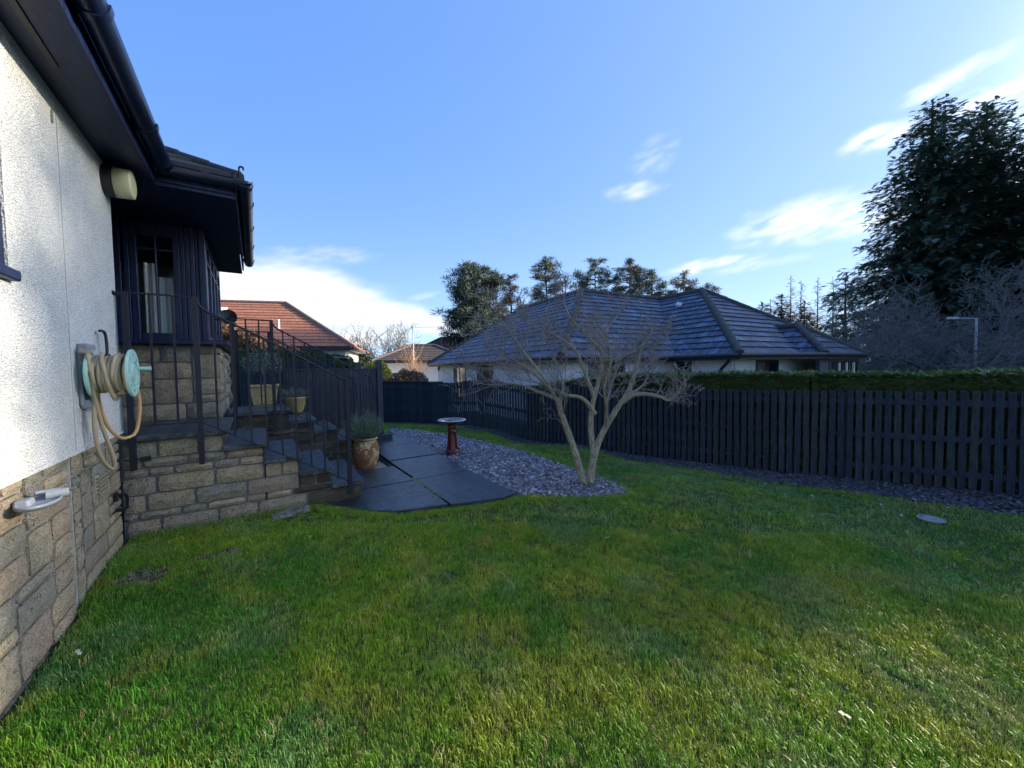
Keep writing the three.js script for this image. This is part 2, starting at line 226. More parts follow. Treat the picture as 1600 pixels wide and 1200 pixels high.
  edge([[0.5, -4.12], [0.86, -3.72], [1.02, -3.56], [1.5, -3.44], [2.1, -3.29], [2.32, -3.32], [2.75, -3.05], [3.05, -2.87], [3.4, -2.77], [3.54, -3.0], [3.6, -3.4]], 2600, 0.10);
  edge([[-0.86, -4.0], [-0.86, -2.2]], 500, 0.10); edge([[-0.8, -4.24], [0.5, -4.24]], 500, 0.09);
  edge([[3.6, -3.4], [3.68, -3.9], [3.76, -5], [3.84, -6.3], [3.62, -7.7], [3.1, -9.0]], 1800, 0.09);
  const geos = [tuft(3, 11, 0.031, 0.023, 0.00095), tuft(4, 11, 0.024, 0.026, 0.0010), tuft(5, 9, 0.026, 0.03, 0.0015), tuft(6, 9, 0.022, 0.034, 0.0016)];
  const what = ['long dewy blades of the lawn near the house', 'short mossy blades of the lawn near the house', 'short blades of the lawn towards the fence', 'flattened frosty blades of the lawn towards the fence'];
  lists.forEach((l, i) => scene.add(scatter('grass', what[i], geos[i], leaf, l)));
}

// slate chippings
const chip = (seed) => { const r = rng(seed), n = 6, s = new THREE.Shape(), pts = []; for (let i = 0; i < n; i++) { const a = (i + 0.5 * r()) / n * 6.283; pts.push([Math.cos(a) * (0.75 + 0.35 * r()), Math.sin(a) * (0.42 + 0.3 * r())]); } pts.forEach(([x, y], i) => i ? s.lineTo(x, y) : s.moveTo(x, y)); const g = new THREE.ExtrudeGeometry(s, { depth: 0.22, bevelEnabled: false }); g.rotateX(-Math.PI / 2); return g; };
const slateMat = new THREE.MeshStandardMaterial({ color: 0xffffff, roughness: 0.55, side: THREE.DoubleSide });
{
  const r = rng(5), chips = [[], [], []], tone = () => { const k = 0.4 + 0.9 * r(), t = r(); return t < 0.2 ? [0.33 * k, 0.335 * k, 0.36 * k] : t < 0.65 ? [0.12 * k, 0.135 * k, 0.17 * k] : [0.20 * k, 0.195 * k, 0.235 * k]; };
  for (let i = 0; i < 30000; i++) { const x = lerp(2.2, 3.9, r()), z = lerp(-9.7, -2.7, r()); if (!inside(bedPoly, x, z)) continue; if (Math.hypot(x - 3.24, z + 3.27) < 0.10) continue; const s = 0.018 + 0.020 * r(); chips[i % 3].push([x, gy(x, z) + 0.006 + 0.03 * r(), z, qE(1.0 * (r() - 0.5), r() * 6.283, 1.0 * (r() - 0.5)), s, s, s, tone()]); }
  chips.forEach((l, i) => scene.add(scatter('slate_chippings', ['blue grey slate chippings of the bed beside the paving', 'purple slate chippings of the bed round the bare tree', 'pale slate chippings strewn through the bed by the bird bath'][i], chip(40 + i), slateMat, l)));
  const strip = [[], []];
  for (let i = 0; i < 26000; i++) { const z = lerp(-11.6, 2.2, r()), w = stripWidth(z), x = fenceX(z) + 0.12 - r() * (w + 0.16); if (r() > 0.35 + 0.65 * smooth(-8, -1, z)) continue; const s = 0.014 + 0.016 * r(), c = tone().map((v) => v * 0.42); strip[i % 2].push([x, gy(x, z) + 0.004 + 0.02 * r(), z, qE(0.9 * (r() - 0.5), r() * 6.283, 0.9 * (r() - 0.5)), s, s, s, c]); }
  strip.forEach((l, i) => scene.add(scatter('slate_border', ['dark wet slate chippings along the foot of the picket fence', 'damp bark and slate mulch along the foot of the picket fence'][i], chip(50 + i), slateMat, l)));
  // soil under the bed and strip
  const gr = []; for (let i = 0; i < 1500; i++) { const x = lerp(0.98, 1.52, r()), z = lerp(-5.95, -5.36, r()), s = 0.008 + 0.008 * r(), k = 0.6 + 0.8 * r(); gr.push([x, gy(x, z) + 0.01 * r(), z, qE(r() * 3, r() * 6, r() * 3), s, s * 1.6, s, [0.30 * k, 0.26 * k, 0.21 * k]]); }
  scene.add(scatter('gravel', 'small tan gravel round the foot of the terracotta jar', new THREE.IcosahedronGeometry(1, 0), slateMat, gr));
}

// paving: each flag its own piece
{
  const bs = new THREE.ExtrudeGeometry(new THREE.Shape([[0.93, 4.28], [0.93, 3.84], [1.08, 3.68], [1.56, 3.55], [2.08, 3.40], [2.24, 3.44], [2.28, 4.5], [2.37, 5.7], [2.42, 7.97], [1.6, 7.97], [1.58, 5.36], [0.93, 5.34]].map(([a, b]) => new THREE.Vector2(a, b))), { depth: 0.05, bevelEnabled: false }); bs.rotateX(-Math.PI / 2); bs.translate(0, 0.12, 0);
  const g = boxUV(bs);
  const bedBase = structure('paving', 'dark damp stone paving leading from the lawn to the gate', g, M.mortar);
  const slabs = [[[0.90, -4.50], [0.86, -3.80], [1.04, -3.62], [1.54, -3.49], [1.56, -4.50]], [[1.59, -4.50], [1.57, -3.47], [2.08, -3.33], [2.26, -3.37], [2.29, -4.50]], [[0.93, -5.34], [0.91, -4.535], [1.56, -4.535], [1.55, -5.34]], [[1.60, -5.66], [1.59, -4.535], [2.295, -4.535], [2.37, -5.66]], [[1.62, -6.83], [1.60, -5.70], [2.375, -5.70], [2.41, -6.83]], [[1.62, -7.98], [1.62, -6.87], [2.412, -6.87], [2.43, -7.98]], [[0.60, -4.18], [0.64, -4.02], [0.86, -3.86], [0.885, -4.26]]];
  const ms = [0, 1, 2].map((i) => mat([[0.055, 0.072, 0.10], [0.047, 0.064, 0.092], [0.070, 0.085, 0.11]][i], { map: rep(T.slab, 1.1 + 0.2 * i), bumpMap: rep(T.grain, 1.6), bumpScale: 0.005, roughness: 0.34 }));
  slabs.forEach((poly, k) => { const s = new THREE.Shape(poly.map(([x, z]) => new THREE.Vector2(x, -z))), e = new THREE.ExtrudeGeometry(s, { depth: 0.035, bevelEnabled: true, bevelSize: 0.005, bevelThickness: 0.005, bevelSegments: 1 }); e.rotateX(-Math.PI / 2); const y = 0.176 + 0.004 * ((k * 7) % 3), cz = poly[0][1]; e.translate(0, y, 0); { const p = e.attributes.position; for (let q = 0; q < p.count; q++) p.setY(q, p.getY(q) + 0.006 * Math.sin(k * 2.3) * (p.getX(q) - poly[0][0]) + 0.005 * Math.cos(k * 1.7) * (p.getZ(q) - cz)); } mesh('paving_slab', boxUV(e), ms[k % 3], bedBase); });
  { const r = rng(19), l = []; for (let i = 0; i < 260; i++) { const x = lerp(0.95, 2.35, r()), z = lerp(-7.6, -3.6, r()), s = 0.004 + 0.012 * r() * r(), t = r(); if (z < -5.3 && x < 1.65) continue; if (!inside(pavePoly, x, z)) continue; l.push([x, 0.219, z, qE(0.2 * (r() - 0.5), r() * 6.28, 0.2 * (r() - 0.5)), s * 1.6, s * 0.25, s, t < 0.5 ? [0.05, 0.045, 0.035] : t < 0.8 ? [0.22, 0.19, 0.13] : [0.28, 0.29, 0.27]]); } scene.add(scatter('litter', 'crumbs of bark, grit and dead leaf on the paving', new THREE.IcosahedronGeometry(1, 0), mat([1, 1, 1]), l)); }
  // moss in the joint
  const r = rng(9), l = []; for (let i = 0; i < 220; i++) { const t = r(), x = lerp(1.575, 1.58, t) + 0.02 * (r() - 0.5), z = lerp(-4.6, -3.7, t * t), s = 0.006 + 0.008 * r(); l.push([x, 0.212, z, qE(0, r() * 6, 0), s, s * 0.6, s, [0.16, 0.2, 0.03]]); }
  scene.add(scatter('moss', 'yellow green moss in the joint between the near flags', new THREE.IcosahedronGeometry(1, 1), mat([1, 1, 1]), l));
  const loose = thing('loose_flagstone', 'pale broken flagstone lying on the grass against the steps', 'flagstone', [0.22, 0.205, -4.16], 0.3);
  const s = new THREE.Shape([[-0.16, -0.06], [0.15, -0.07], [0.19, 0.03], [0.02, 0.09], [-0.13, 0.06]].map(([a, b]) => new THREE.Vector2(a, b))), e = new THREE.ExtrudeGeometry(s, { depth: 0.03, bevelSize: 0.004, bevelThickness: 0.004, bevelSegments: 1 }); e.rotateX(-Math.PI / 2); mesh('stone', boxUV(e), mat([0.36, 0.36, 0.33], { map: rep(T.slab, 2) }), loose);
}

// ---------------------------------------------------------------- stonework
function stoneGeo(w, h, depth, seed, rough = 0.014) { // rock-faced block lying in the xy plane, face towards +z
  const r = rng(seed), nx = Math.max(2, Math.min(6, Math.round(w / 0.06))), ny = Math.max(2, Math.min(4, Math.round(h / 0.055))), g = new THREE.PlaneGeometry(w, h, nx, ny), p = g.attributes.position;
  for (let i = 0; i < p.count; i++) { const x = p.getX(i), y = p.getY(i), ex = Math.abs(x) > w / 2 - 1e-4, ey = Math.abs(y) > h / 2 - 1e-4; if (ex || ey) p.setXYZ(i, x * (1 - 0.006 * r() / w) + (ex && ey ? -Math.sign(x) * 0.008 : 0), y + (ex && ey ? -Math.sign(y) * 0.006 : 0) + (ey ? 0.004 * (r() - 0.5) : 0), -0.006 * r()); else p.setXYZ(i, x + 0.3 * w / nx * (r() - 0.5), y + 0.3 * h / ny * (r() - 0.5), rough * (0.35 + 0.9 * r())); }
  const rim = [], at = (i, j) => j * (nx + 1) + i; for (let i = 0; i <= nx; i++) rim.push(at(i, 0)); for (let j = 1; j <= ny; j++) rim.push(at(nx, j)); for (let i = nx - 1; i >= 0; i--) rim.push(at(i, ny)); for (let j = ny - 1; j > 0; j--) rim.push(at(0, j));
  const front = g.toNonIndexed(), P = [...front.attributes.position.array], v = (i, z) => [p.getX(i), p.getY(i), z ?? p.getZ(i)];
  for (let k = 0; k < rim.length; k++) { const a = rim[k], b = rim[(k + 1) % rim.length]; P.push(...v(a), ...v(a, -depth), ...v(b), ...v(b), ...v(a, -depth), ...v(b, -depth)); }
  const o = new THREE.BufferGeometry(); o.setAttribute('position', new THREE.Float32BufferAttribute(P, 3)); o.computeVertexNormals(); const q = boxUV(o), uv = q.attributes.uv; const ou = r(), ov = r(); for (let i = 0; i < uv.count; i++) uv.setXY(i, uv.getX(i) + ou, uv.getY(i) + ov); return q;
}
let stoneSeed = 100;
function stones(parent, rects, place, mats = stoneMats, rough) { // rects [s0,s1,y0,y1]; place(geo, s, y)
  const r = rng(++stoneSeed * 31); for (const [a, b, c, d, mi] of rects) { const g = stoneGeo(b - a, d - c, 0.05, ++stoneSeed, rough); place(g, (a + b) / 2, (c + d) / 2); const set = mi === 'moss' ? mossStoneMats : mats; mesh('stone', g, set[(r() * set.length) | 0], parent); } }
function snecked(s0, s1, y0, y1, seed, unit = 0.074) { // random-coursed blocks of one to three units on a fixed grid, mortar gaps left between
  const r = rng(seed), m = 0.007, ny = Math.round((y1 - y0) / unit), u = (y1 - y0) / ny, cu = 0.065, nx = Math.round((s1 - s0) / cu), c = (s1 - s0) / nx, used = new Uint8Array(nx * ny), out = [];
  for (let j = 0; j < ny; j++) for (let i = 0; i < nx; i++) { if (used[j * nx + i]) continue; let h = 1 + (r() < 0.62) + (r() < 0.30); h = Math.min(h, ny - j); let w = Math.round((h === 1 ? 4 : h === 2 ? 5 : 4) + (r() - 0.4) * 4); w = Math.max(2, w); let ok = 0; while (ok < w && i + ok < nx && !used[j * nx + i + ok]) ok++; w = ok; let rest = 0; while (i + w + rest < nx && !used[j * nx + i + w + rest] && rest < 3) rest++; if (rest < 2 && rest + w <= 7) w += rest;
    for (let b = 0; b < h; b++) for (let a = 0; a < w; a++) if (used[(j + b) * nx + i + a]) h = Math.min(h, b); for (let b = 0; b < h; b++) for (let a = 0; a < w; a++) used[(j + b) * nx + i + a] = 1;
    out.push([s0 + i * c + m, s0 + (i + w) * c - m, y0 + j * u + m, y0 + (j + h) * u - m]); }
  return out;
}

// ---------------------------------------------------------------- our bungalow
const house = thing('bungalow', 'white roughcast bungalow with a stone plinth and navy eaves on the left', 'house', [-0.92, 0, -4.27]);
house.position.set(0, 0, 0);
{
  const W = -0.92, ZE = -4.27;
  const wall = mesh('wall', box(-7, W - 0.024, -0.4, 3.15, ZE + 0.03, 5.6), M.mortarPale, house);
  // roughcast panel in two bays with the joint between; window opening left out
  const winZ0 = -2.68, winZ1 = -1.35, winY0 = 2.03, winY1 = 2.92, rx0 = W - 0.03, rx1 = W + 0.022;
  const joint = -3.31, pieces = [box(rx0, rx1, 1.10, 3.148, ZE - 0.012, joint - 0.004), box(rx0, rx1, 1.10, 3.148, joint + 0.004, winZ0), box(rx0, rx1, 1.10, winY0, winZ0, winZ1), box(rx0, rx1, winY1, 3.148, winZ0, winZ1), box(rx0, rx1, 1.10, 3.148, winZ1, 5.6)];
  for (const p of pieces) mesh('roughcast', p, M.render, wall);
  mesh('bellcast', merge([bar([W + 0.02, 1.096, ZE], [W + 0.02, 1.096, joint - 0.004], 0.018, 0.02), bar([W + 0.02, 1.096, joint + 0.004], [W + 0.02, 1.096, 5.6], 0.018, 0.02)]), M.render, wall);
  mesh('movement_joint', merge([box(W - 0.01, W + 0.025, 1.10, 3.14, joint - 0.0035, joint + 0.0035), box(W - 0.02, W - 0.008, 0.1, 1.085, joint - 0.003, joint + 0.003)]), mat([0.50, 0.51, 0.51], { roughness: 0.6 }), house);
  mesh('end_wall', box(-7, rx1 - 0.003, 1.102, 3.148, ZE - 0.009, ZE + 0.028), M.render, wall);
  // plinth stones
  const L = []; for (const [a, b, sd] of [[ZE + 0.0, joint - 0.012, 11], [joint + 0.012, -1.0, 12], [-1.0, 1.0, 13]]) L.push(...snecked(a, b, -0.0, 1.09, sd));
  const keep = L.filter(([a, b, c, d]) => d > 0.06);
  stones(house, keep, (g, s, y) => { g.rotateY(Math.PI / 2); g.translate(W - 0.004, y, s); }, stoneMats, 0.012);
  // window at the left edge of the picture
  const win = new THREE.Group(); win.name = 'window'; house.add(win);
  const fr = [box(W - 0.02, W + 0.012, winY0, winY1, winZ0 + 0.001, winZ0 + 0.06), box(W - 0.02, W + 0.012, winY0, winY1, winZ1 - 0.06, winZ1 - 0.001), box(W - 0.02, W + 0.012, winY0 + 0.001, winY0 + 0.06, winZ0 + 0.06, winZ1 - 0.06), box(W - 0.02, W + 0.012, winY1 - 0.06, winY1 - 0.001, winZ0 + 0.06, winZ1 - 0.06)];
  mesh('window_frame', merge(fr), M.navyWood, win); mesh('pane', box(W - 0.012, W - 0.006, winY0 + 0.06, winY1 - 0.06, winZ0 + 0.06, winZ1 - 0.06), M.darkGlass, win);
  mesh('sill', rbox(W + 0.0, W + 0.058, winY0 - 0.055, winY0 - 0.006, winZ0 - 0.005, winZ1 + 0.02, 0.008), M.navyWood, win);
  // wall tie slot and air brick
  mesh('wall_slot', rbox(W + 0.01, W + 0.032, 2.96, 3.03, -3.245, -3.235, 0.003), mat([0.2, 0.21, 0.23]), house);
  const vent = mesh('air_brick', box(W - 0.03, W + 0.004, 0.735, 0.87, -3.86, -3.66), mat([0.40, 0.37, 0.31]), house);
  for (let k = 0; k < 5; k++) mesh('slat', rbox(W + 0.002, W + 0.022, 0.742 + k * 0.026, 0.756 + k * 0.026, -3.85, -3.67, 0.004), stoneMats[2], vent);
  // eaves: soffit, fascia, gutter along the wall, round the porch
  const SX = -0.655, EZ = -4.32, EX = -0.09;
  mesh('soffit', merge([box(W - 0.2, SX, 3.15, 3.165, EZ + 0.02, 5.7), box(-2.4, EX - 0.03, 3.15, 3.165, -7.64, EZ + 0.018)]), M.navyWood, house);
  mesh('soffit_vent', rbox(-0.82, -0.79, 3.142, 3.1495, -3.0, -2.2, 0.002), M.black, house);
  const fascia = mesh('fascia', merge([box(SX, SX + 0.022, 3.125, 3.30, EZ + 0.0, 5.7)]), M.navyWood, house);
  mesh('fascia_board', box(SX, EX - 0.02, 3.12, 3.29, EZ - 0.022, EZ - 0.002), M.navyWood, fascia);
  mesh('fascia_board', box(EX - 0.022, EX - 0.001, 3.12, 3.29, -7.25, EZ - 0.024), M.navyWood, fascia);
  const half = (len) => { const s = new THREE.Shape(); s.absarc(0, 0, 0.062, Math.PI, 2 * Math.PI, false); s.absarc(0, 0, 0.056, 2 * Math.PI, Math.PI, true); const g = new THREE.ExtrudeGeometry(s, { depth: len, bevelEnabled: false, curveSegments: 16 }); return g; };
  const gy0 = 3.255, run = (name, g) => mesh(name, boxUV(g), M.gutter, house);
  const g1 = half(5.7 - EZ - 0.06); g1.translate(SX + 0.088, gy0, EZ + 0.06); run('gutter', g1);
  const g2 = half(EX - SX); g2.rotateY(Math.PI / 2); g2.translate(SX + 0.03, gy0 - 0.004, EZ + 0.062); run('gutter', g2);
  const g3 = half(3.085); g3.translate(EX + 0.066, gy0 - 0.008, -7.25); run('gutter', g3);
  const collar = (x, z, axis) => { const s = new THREE.Shape(); s.absarc(0, 0, 0.072, Math.PI - 0.05, 2 * Math.PI + 0.05, false); s.absarc(0, 0, 0.060, 2 * Math.PI, Math.PI, true); const g = new THREE.ExtrudeGeometry(s, { depth: 0.05, bevelEnabled: false, curveSegments: 14 }); if (axis) g.rotateY(Math.PI / 2); g.translate(x, gy0 + 0.002, z); mesh('gutter_bracket', boxUV(g), M.gutter, house); };
  collar(SX + 0.088, -3.62, 0); collar(SX + 0.088, -2.6, 0); collar(SX + 0.088, -4.16, 0); collar(-0.32, EZ + 0.062, 1); collar(EX + 0.01, EZ + 0.062, 1); for (const z of [-4.75, -5.5, -6.3, -7.1]) collar(EX + 0.066, z, 0);
  mesh('gutter_bracket', merge([tube([[EX + 0.03, 3.27, EZ + 0.05], [EX + 0.03, 3.36, EZ + 0.05], [EX + 0.035, 3.395, EZ + 0.05], [EX + 0.06, 3.40, EZ + 0.05], [EX + 0.062, 3.375, EZ + 0.05]], 0.008, 6)]), M.iron, house);
  // corner angle of the gutter
  mesh('gutter_corner', lathe([[0.0, -0.066], [0.05, -0.056], [0.066, -0.02], [0.068, 0.004], [0.06, 0.004], [0.05, -0.03], [0, -0.055]], 16).translate(SX + 0.088, gy0, EZ + 0.06), M.gutter, house);
  mesh('gutter_corner', lathe([[0.0, -0.066], [0.05, -0.056], [0.066, -0.02], [0.068, 0.004], [0.06, 0.004], [0.05, -0.03], [0, -0.055]], 16).translate(EX + 0.066, gy0 - 0.004, EZ + 0.062), M.gutter, house);
  // roof: main slope and the hipped porch roof, in overlapping courses
  const tileM = [mat([0.05, 0.05, 0.055], { map: rep(T.tile, 1.5), roughness: 0.8 }), mat([0.065, 0.065, 0.055], { map: rep(T.tile, 1.5), roughness: 0.85 })], ty = 3.30, sl = Math.tan(30 * R);
  for (let k = 0; k < 13; k++) { const a = k * 0.3, b = a + 0.33, yo = 0.028; const X = (t) => SX + 0.05 - t; // main slope faces +x; cut on the valley
    const zc = (t) => EZ + 0.05 - t; mesh('tile_course', merge([quad([X(a), ty + a * sl + yo, 5.7], [X(a), ty + a * sl + yo, zc(a)], [X(b), ty + b * sl, zc(b)], [X(b), ty + b * sl, 5.7]), quad([X(a), ty + a * sl + yo, 5.7], [X(a), ty + a * sl + yo, zc(a)], [X(a), ty + a * sl - 0.01, zc(a)], [X(a), ty + a * sl - 0.01, 5.7])]), tileM[k % 2], house);
    const Z = (t) => EZ + 0.05 - t, XR = (t) => EX + 0.05 - t; if (k < 9) mesh('tile_course', merge([quad([X(a), ty + a * sl + yo, Z(a)], [XR(a), ty + a * sl + yo, Z(a)], [XR(b), ty + b * sl, Z(b)], [X(b), ty + b * sl, Z(b)]), quad([X(a), ty + a * sl + yo, Z(a)], [XR(a), ty + a * sl + yo, Z(a)], [XR(a), ty + a * sl - 0.01, Z(a)], [X(a), ty + a * sl - 0.01, Z(a)])]), tileM[k % 2], house);
    if (k < 9) mesh('tile_course', merge([quad([XR(a), ty + a * sl + yo, Z(a)], [XR(a), ty + a * sl + yo, -7.3], [XR(b), ty + b * sl, -7.3], [XR(b), ty + b * sl, Z(b)]), quad([XR(a), ty + a * sl + yo, Z(a)], [XR(a), ty + a * sl + yo, -7.3], [XR(a), ty + a * sl - 0.01, -7.3], [XR(a), ty + a * sl - 0.01, Z(a)])]), tileM[(k + 1) % 2], house); }
  for (let k = 0; k < 9; k++) { const t = k * 0.24; mesh('hip_tile', put(new THREE.CylinderGeometry(0.050, 0.058, 0.36, 8, 1, false), 0, 0, 0).applyQuaternion(new THREE.Quaternion().setFromUnitVectors(new THREE.Vector3(0, 1, 0), new THREE.Vector3(-1, sl, -1).normalize())).translate(EX - 0.09 - t, ty + 0.075 + t * sl, EZ - 0.09 - t), tileM[k % 2], house); }
  mesh('roof_underlay', quad([SX, 3.285, 5.7], [SX, 3.285, EZ], [-4.6, 3.285 + 4.04 * sl, EZ], [-4.6, 3.285 + 4.04 * sl, 5.7]), M.black, house);
  mesh('gable_fill', box(-7, -2.4, 3.15, 5.4, -9.5, -7.3), M.render, house);
}
{ // the bay beside the front door: stone base, timber window
  const bx = -0.31, bz = -5.45, back = -1.38;
  const bay = new THREE.Group(); bay.name = 'bay'; house.add(bay);
  mesh('bay_core', box(-2.4, bx - 0.046, 0.1, 1.86, -7.6, bz - 0.046), M.mortar, bay);
  const rs = snecked(-1.35, bx - 0.012, 1.05, 1.855, 22, 0.085); stones(bay, rs, (g, s, y) => g.translate(s, y, bz - 0.024), stoneMats, 0.016);
  const rs2 = snecked(bz - 2.1, bz - 0.03, 1.05, 1.855, 23, 0.085); stones(bay, rs2, (g, s, y) => { g.rotateY(Math.PI / 2); g.translate(bx - 0.024, y, s); }, stoneMats, 0.016);
  mesh('sill', merge([rbox(-1.38, bx + 0.07, 1.862, 1.915, bz - 0.12, bz + 0.085, 0.012), rbox(bx - 0.12, bx + 0.068, 1.864, 1.913, -7.6, bz - 0.13, 0.012)]), M.navyWood, bay);
  // front face panelling: boards, casement with two lights, corner post
  const zf = bz - 0.06, y0 = 1.915, y1 = 3.15, cx = -0.43, b = (x0, x1, ya, yb, d0 = 0, d1 = 0.05) => rbox(x0, x1, ya, yb, zf - d1, zf + d0, 0.006);
  const fl = -0.985, fR = -0.70; // glazed opening
  const fr = mesh('window_frame', merge([b(fl - 0.055, fl, y0, y1), b(fR, fR + 0.055, y0, y1), b(fl, fR, y0, y0 + 0.075), b(fl, fR, y1 - 0.14, y1)]), M.navyWood, bay);
  mesh('mullion', b(-0.848, -0.832, y0 + 0.075, y1 - 0.14, -0.004, 0.04), M.navyWood, fr);
  mesh('transom', b(fl, fR, 2.86, 2.885, -0.008, 0.04), M.navyWood, fr);
  for (const [xa, xb] of [[fl, -0.848], [-0.832, fR]]) { mesh('pane', box(xa, xb, y0 + 0.075, 2.86, zf - 0.03, zf - 0.026), M.glass, fr); mesh('pane', box(xa, xb, 2.885, y1 - 0.14, zf - 0.03, zf - 0.026), M.glass, fr); }
  for (let k = 0; k < 5; k++) mesh('board', b(fR + 0.058 + k * 0.043, fR + 0.097 + k * 0.043, y0, y1, 0.0 - 0.004 * (k % 2), 0.04), M.navyWood, bay);
  for (let k = 0; k < 5; k++) mesh('board', b(fl - 0.10 - k * 0.07, fl - 0.060 - k * 0.062, y0, y1, 0.003 * (k % 2), 0.04), M.navyWood, bay);
  mesh('corner_post', rbox(cx - 0.055, cx + 0.012, y0, y1, zf - 0.075, zf + 0.008, 0.012), M.navyWood, bay);
  // side face (+x): three tall casements seen edge on
  const side = mesh('side_frame', merge([0, 0.5, 1.0, 1.5, 2.0].map((d) => rbox(cx - 0.05, cx + 0.01, y0, y1, zf - 0.17 - d, zf - 0.10 - d, 0.008)).concat([rbox(cx - 0.05, cx + 0.006, y0, y0 + 0.07, zf - 2.1, zf - 0.17, 0.006), rbox(cx - 0.05, cx + 0.006, y1 - 0.12, y1, zf - 2.1, zf - 0.17, 0.006), rbox(cx - 0.05, cx + 0.004, 2.84, 2.87, zf - 2.1, zf - 0.17, 0.006)])), M.navyWood, bay);
  for (let k = 0; k < 4; k++) mesh('pane', box(cx - 0.03, cx - 0.026, y0 + 0.07, y1 - 0.12, zf - 0.60 - k * 0.5, zf - 0.17 - k * 0.5), M.darkGlass, side);
  // room behind the glass: walls, floor and pale curtains with folds
  mesh('room', merge([box(-2.4, -2.38, 1.5, 3.15, -7.6, zf - 0.06), box(-2.4, cx - 0.06, 1.5, 1.52, -7.6, zf - 0.06), box(-2.4, cx - 0.05, 1.52, 3.15, -7.62, -7.6)]), mat([0.35, 0.33, 0.30]), bay);
  const curtain = (x0, x1, ya, yb) => { const g = new THREE.PlaneGeometry(x1 - x0, yb - ya, 24, 1), p = g.attributes.position; for (let i = 0; i < p.count; i++) p.setZ(i, 0.014 * Math.sin(p.getX(i) * 95)); g.computeVertexNormals(); g.translate((x0 + x1) / 2, (ya + yb) / 2, zf - 0.10); return boxUV(g); };
  mesh('curtain', curtain(-0.95, -0.845, 1.96, 2.74), M.curtain, bay); mesh('curtain', curtain(-0.835, -0.72, 1.96, 2.60), M.curtain, bay);
  // recess with the dark front door between the wall's end and the bay
  mesh('door_frame', merge([box(back - 0.05, back + 0.03, 1.05, 3.15, bz + 0.0, bz + 0.08), box(back - 0.05, back + 0.03, 1.05, 3.15, -4.36, -4.30), box(back - 0.05, back + 0.03, 3.02, 3.15, bz + 0.08, -4.36)]), M.navyWood, bay);
  const door = mesh('door', box(back - 0.04, back, 1.05, 3.02, bz + 0.08, -4.36), M.navy, bay);
  for (const [ya, yb] of [[1.2, 1.85], [2.0, 2.9]]) for (const [za, zb] of [[bz + 0.18, -4.98], [-4.84, -4.46]]) mesh('door_panel', rbox(back + 0.001, back + 0.012, ya, yb, za, zb, 0.005), M.navyWood, door);
  mesh('return_trim', merge([rbox(-0.97, -0.91, 1.06, 3.148, -4.335, -4.30, 0.006), rbox(-1.0, -0.945, 1.06, 3.148, -4.39, -4.345, 0.006)]), M.navyWood, bay);
}

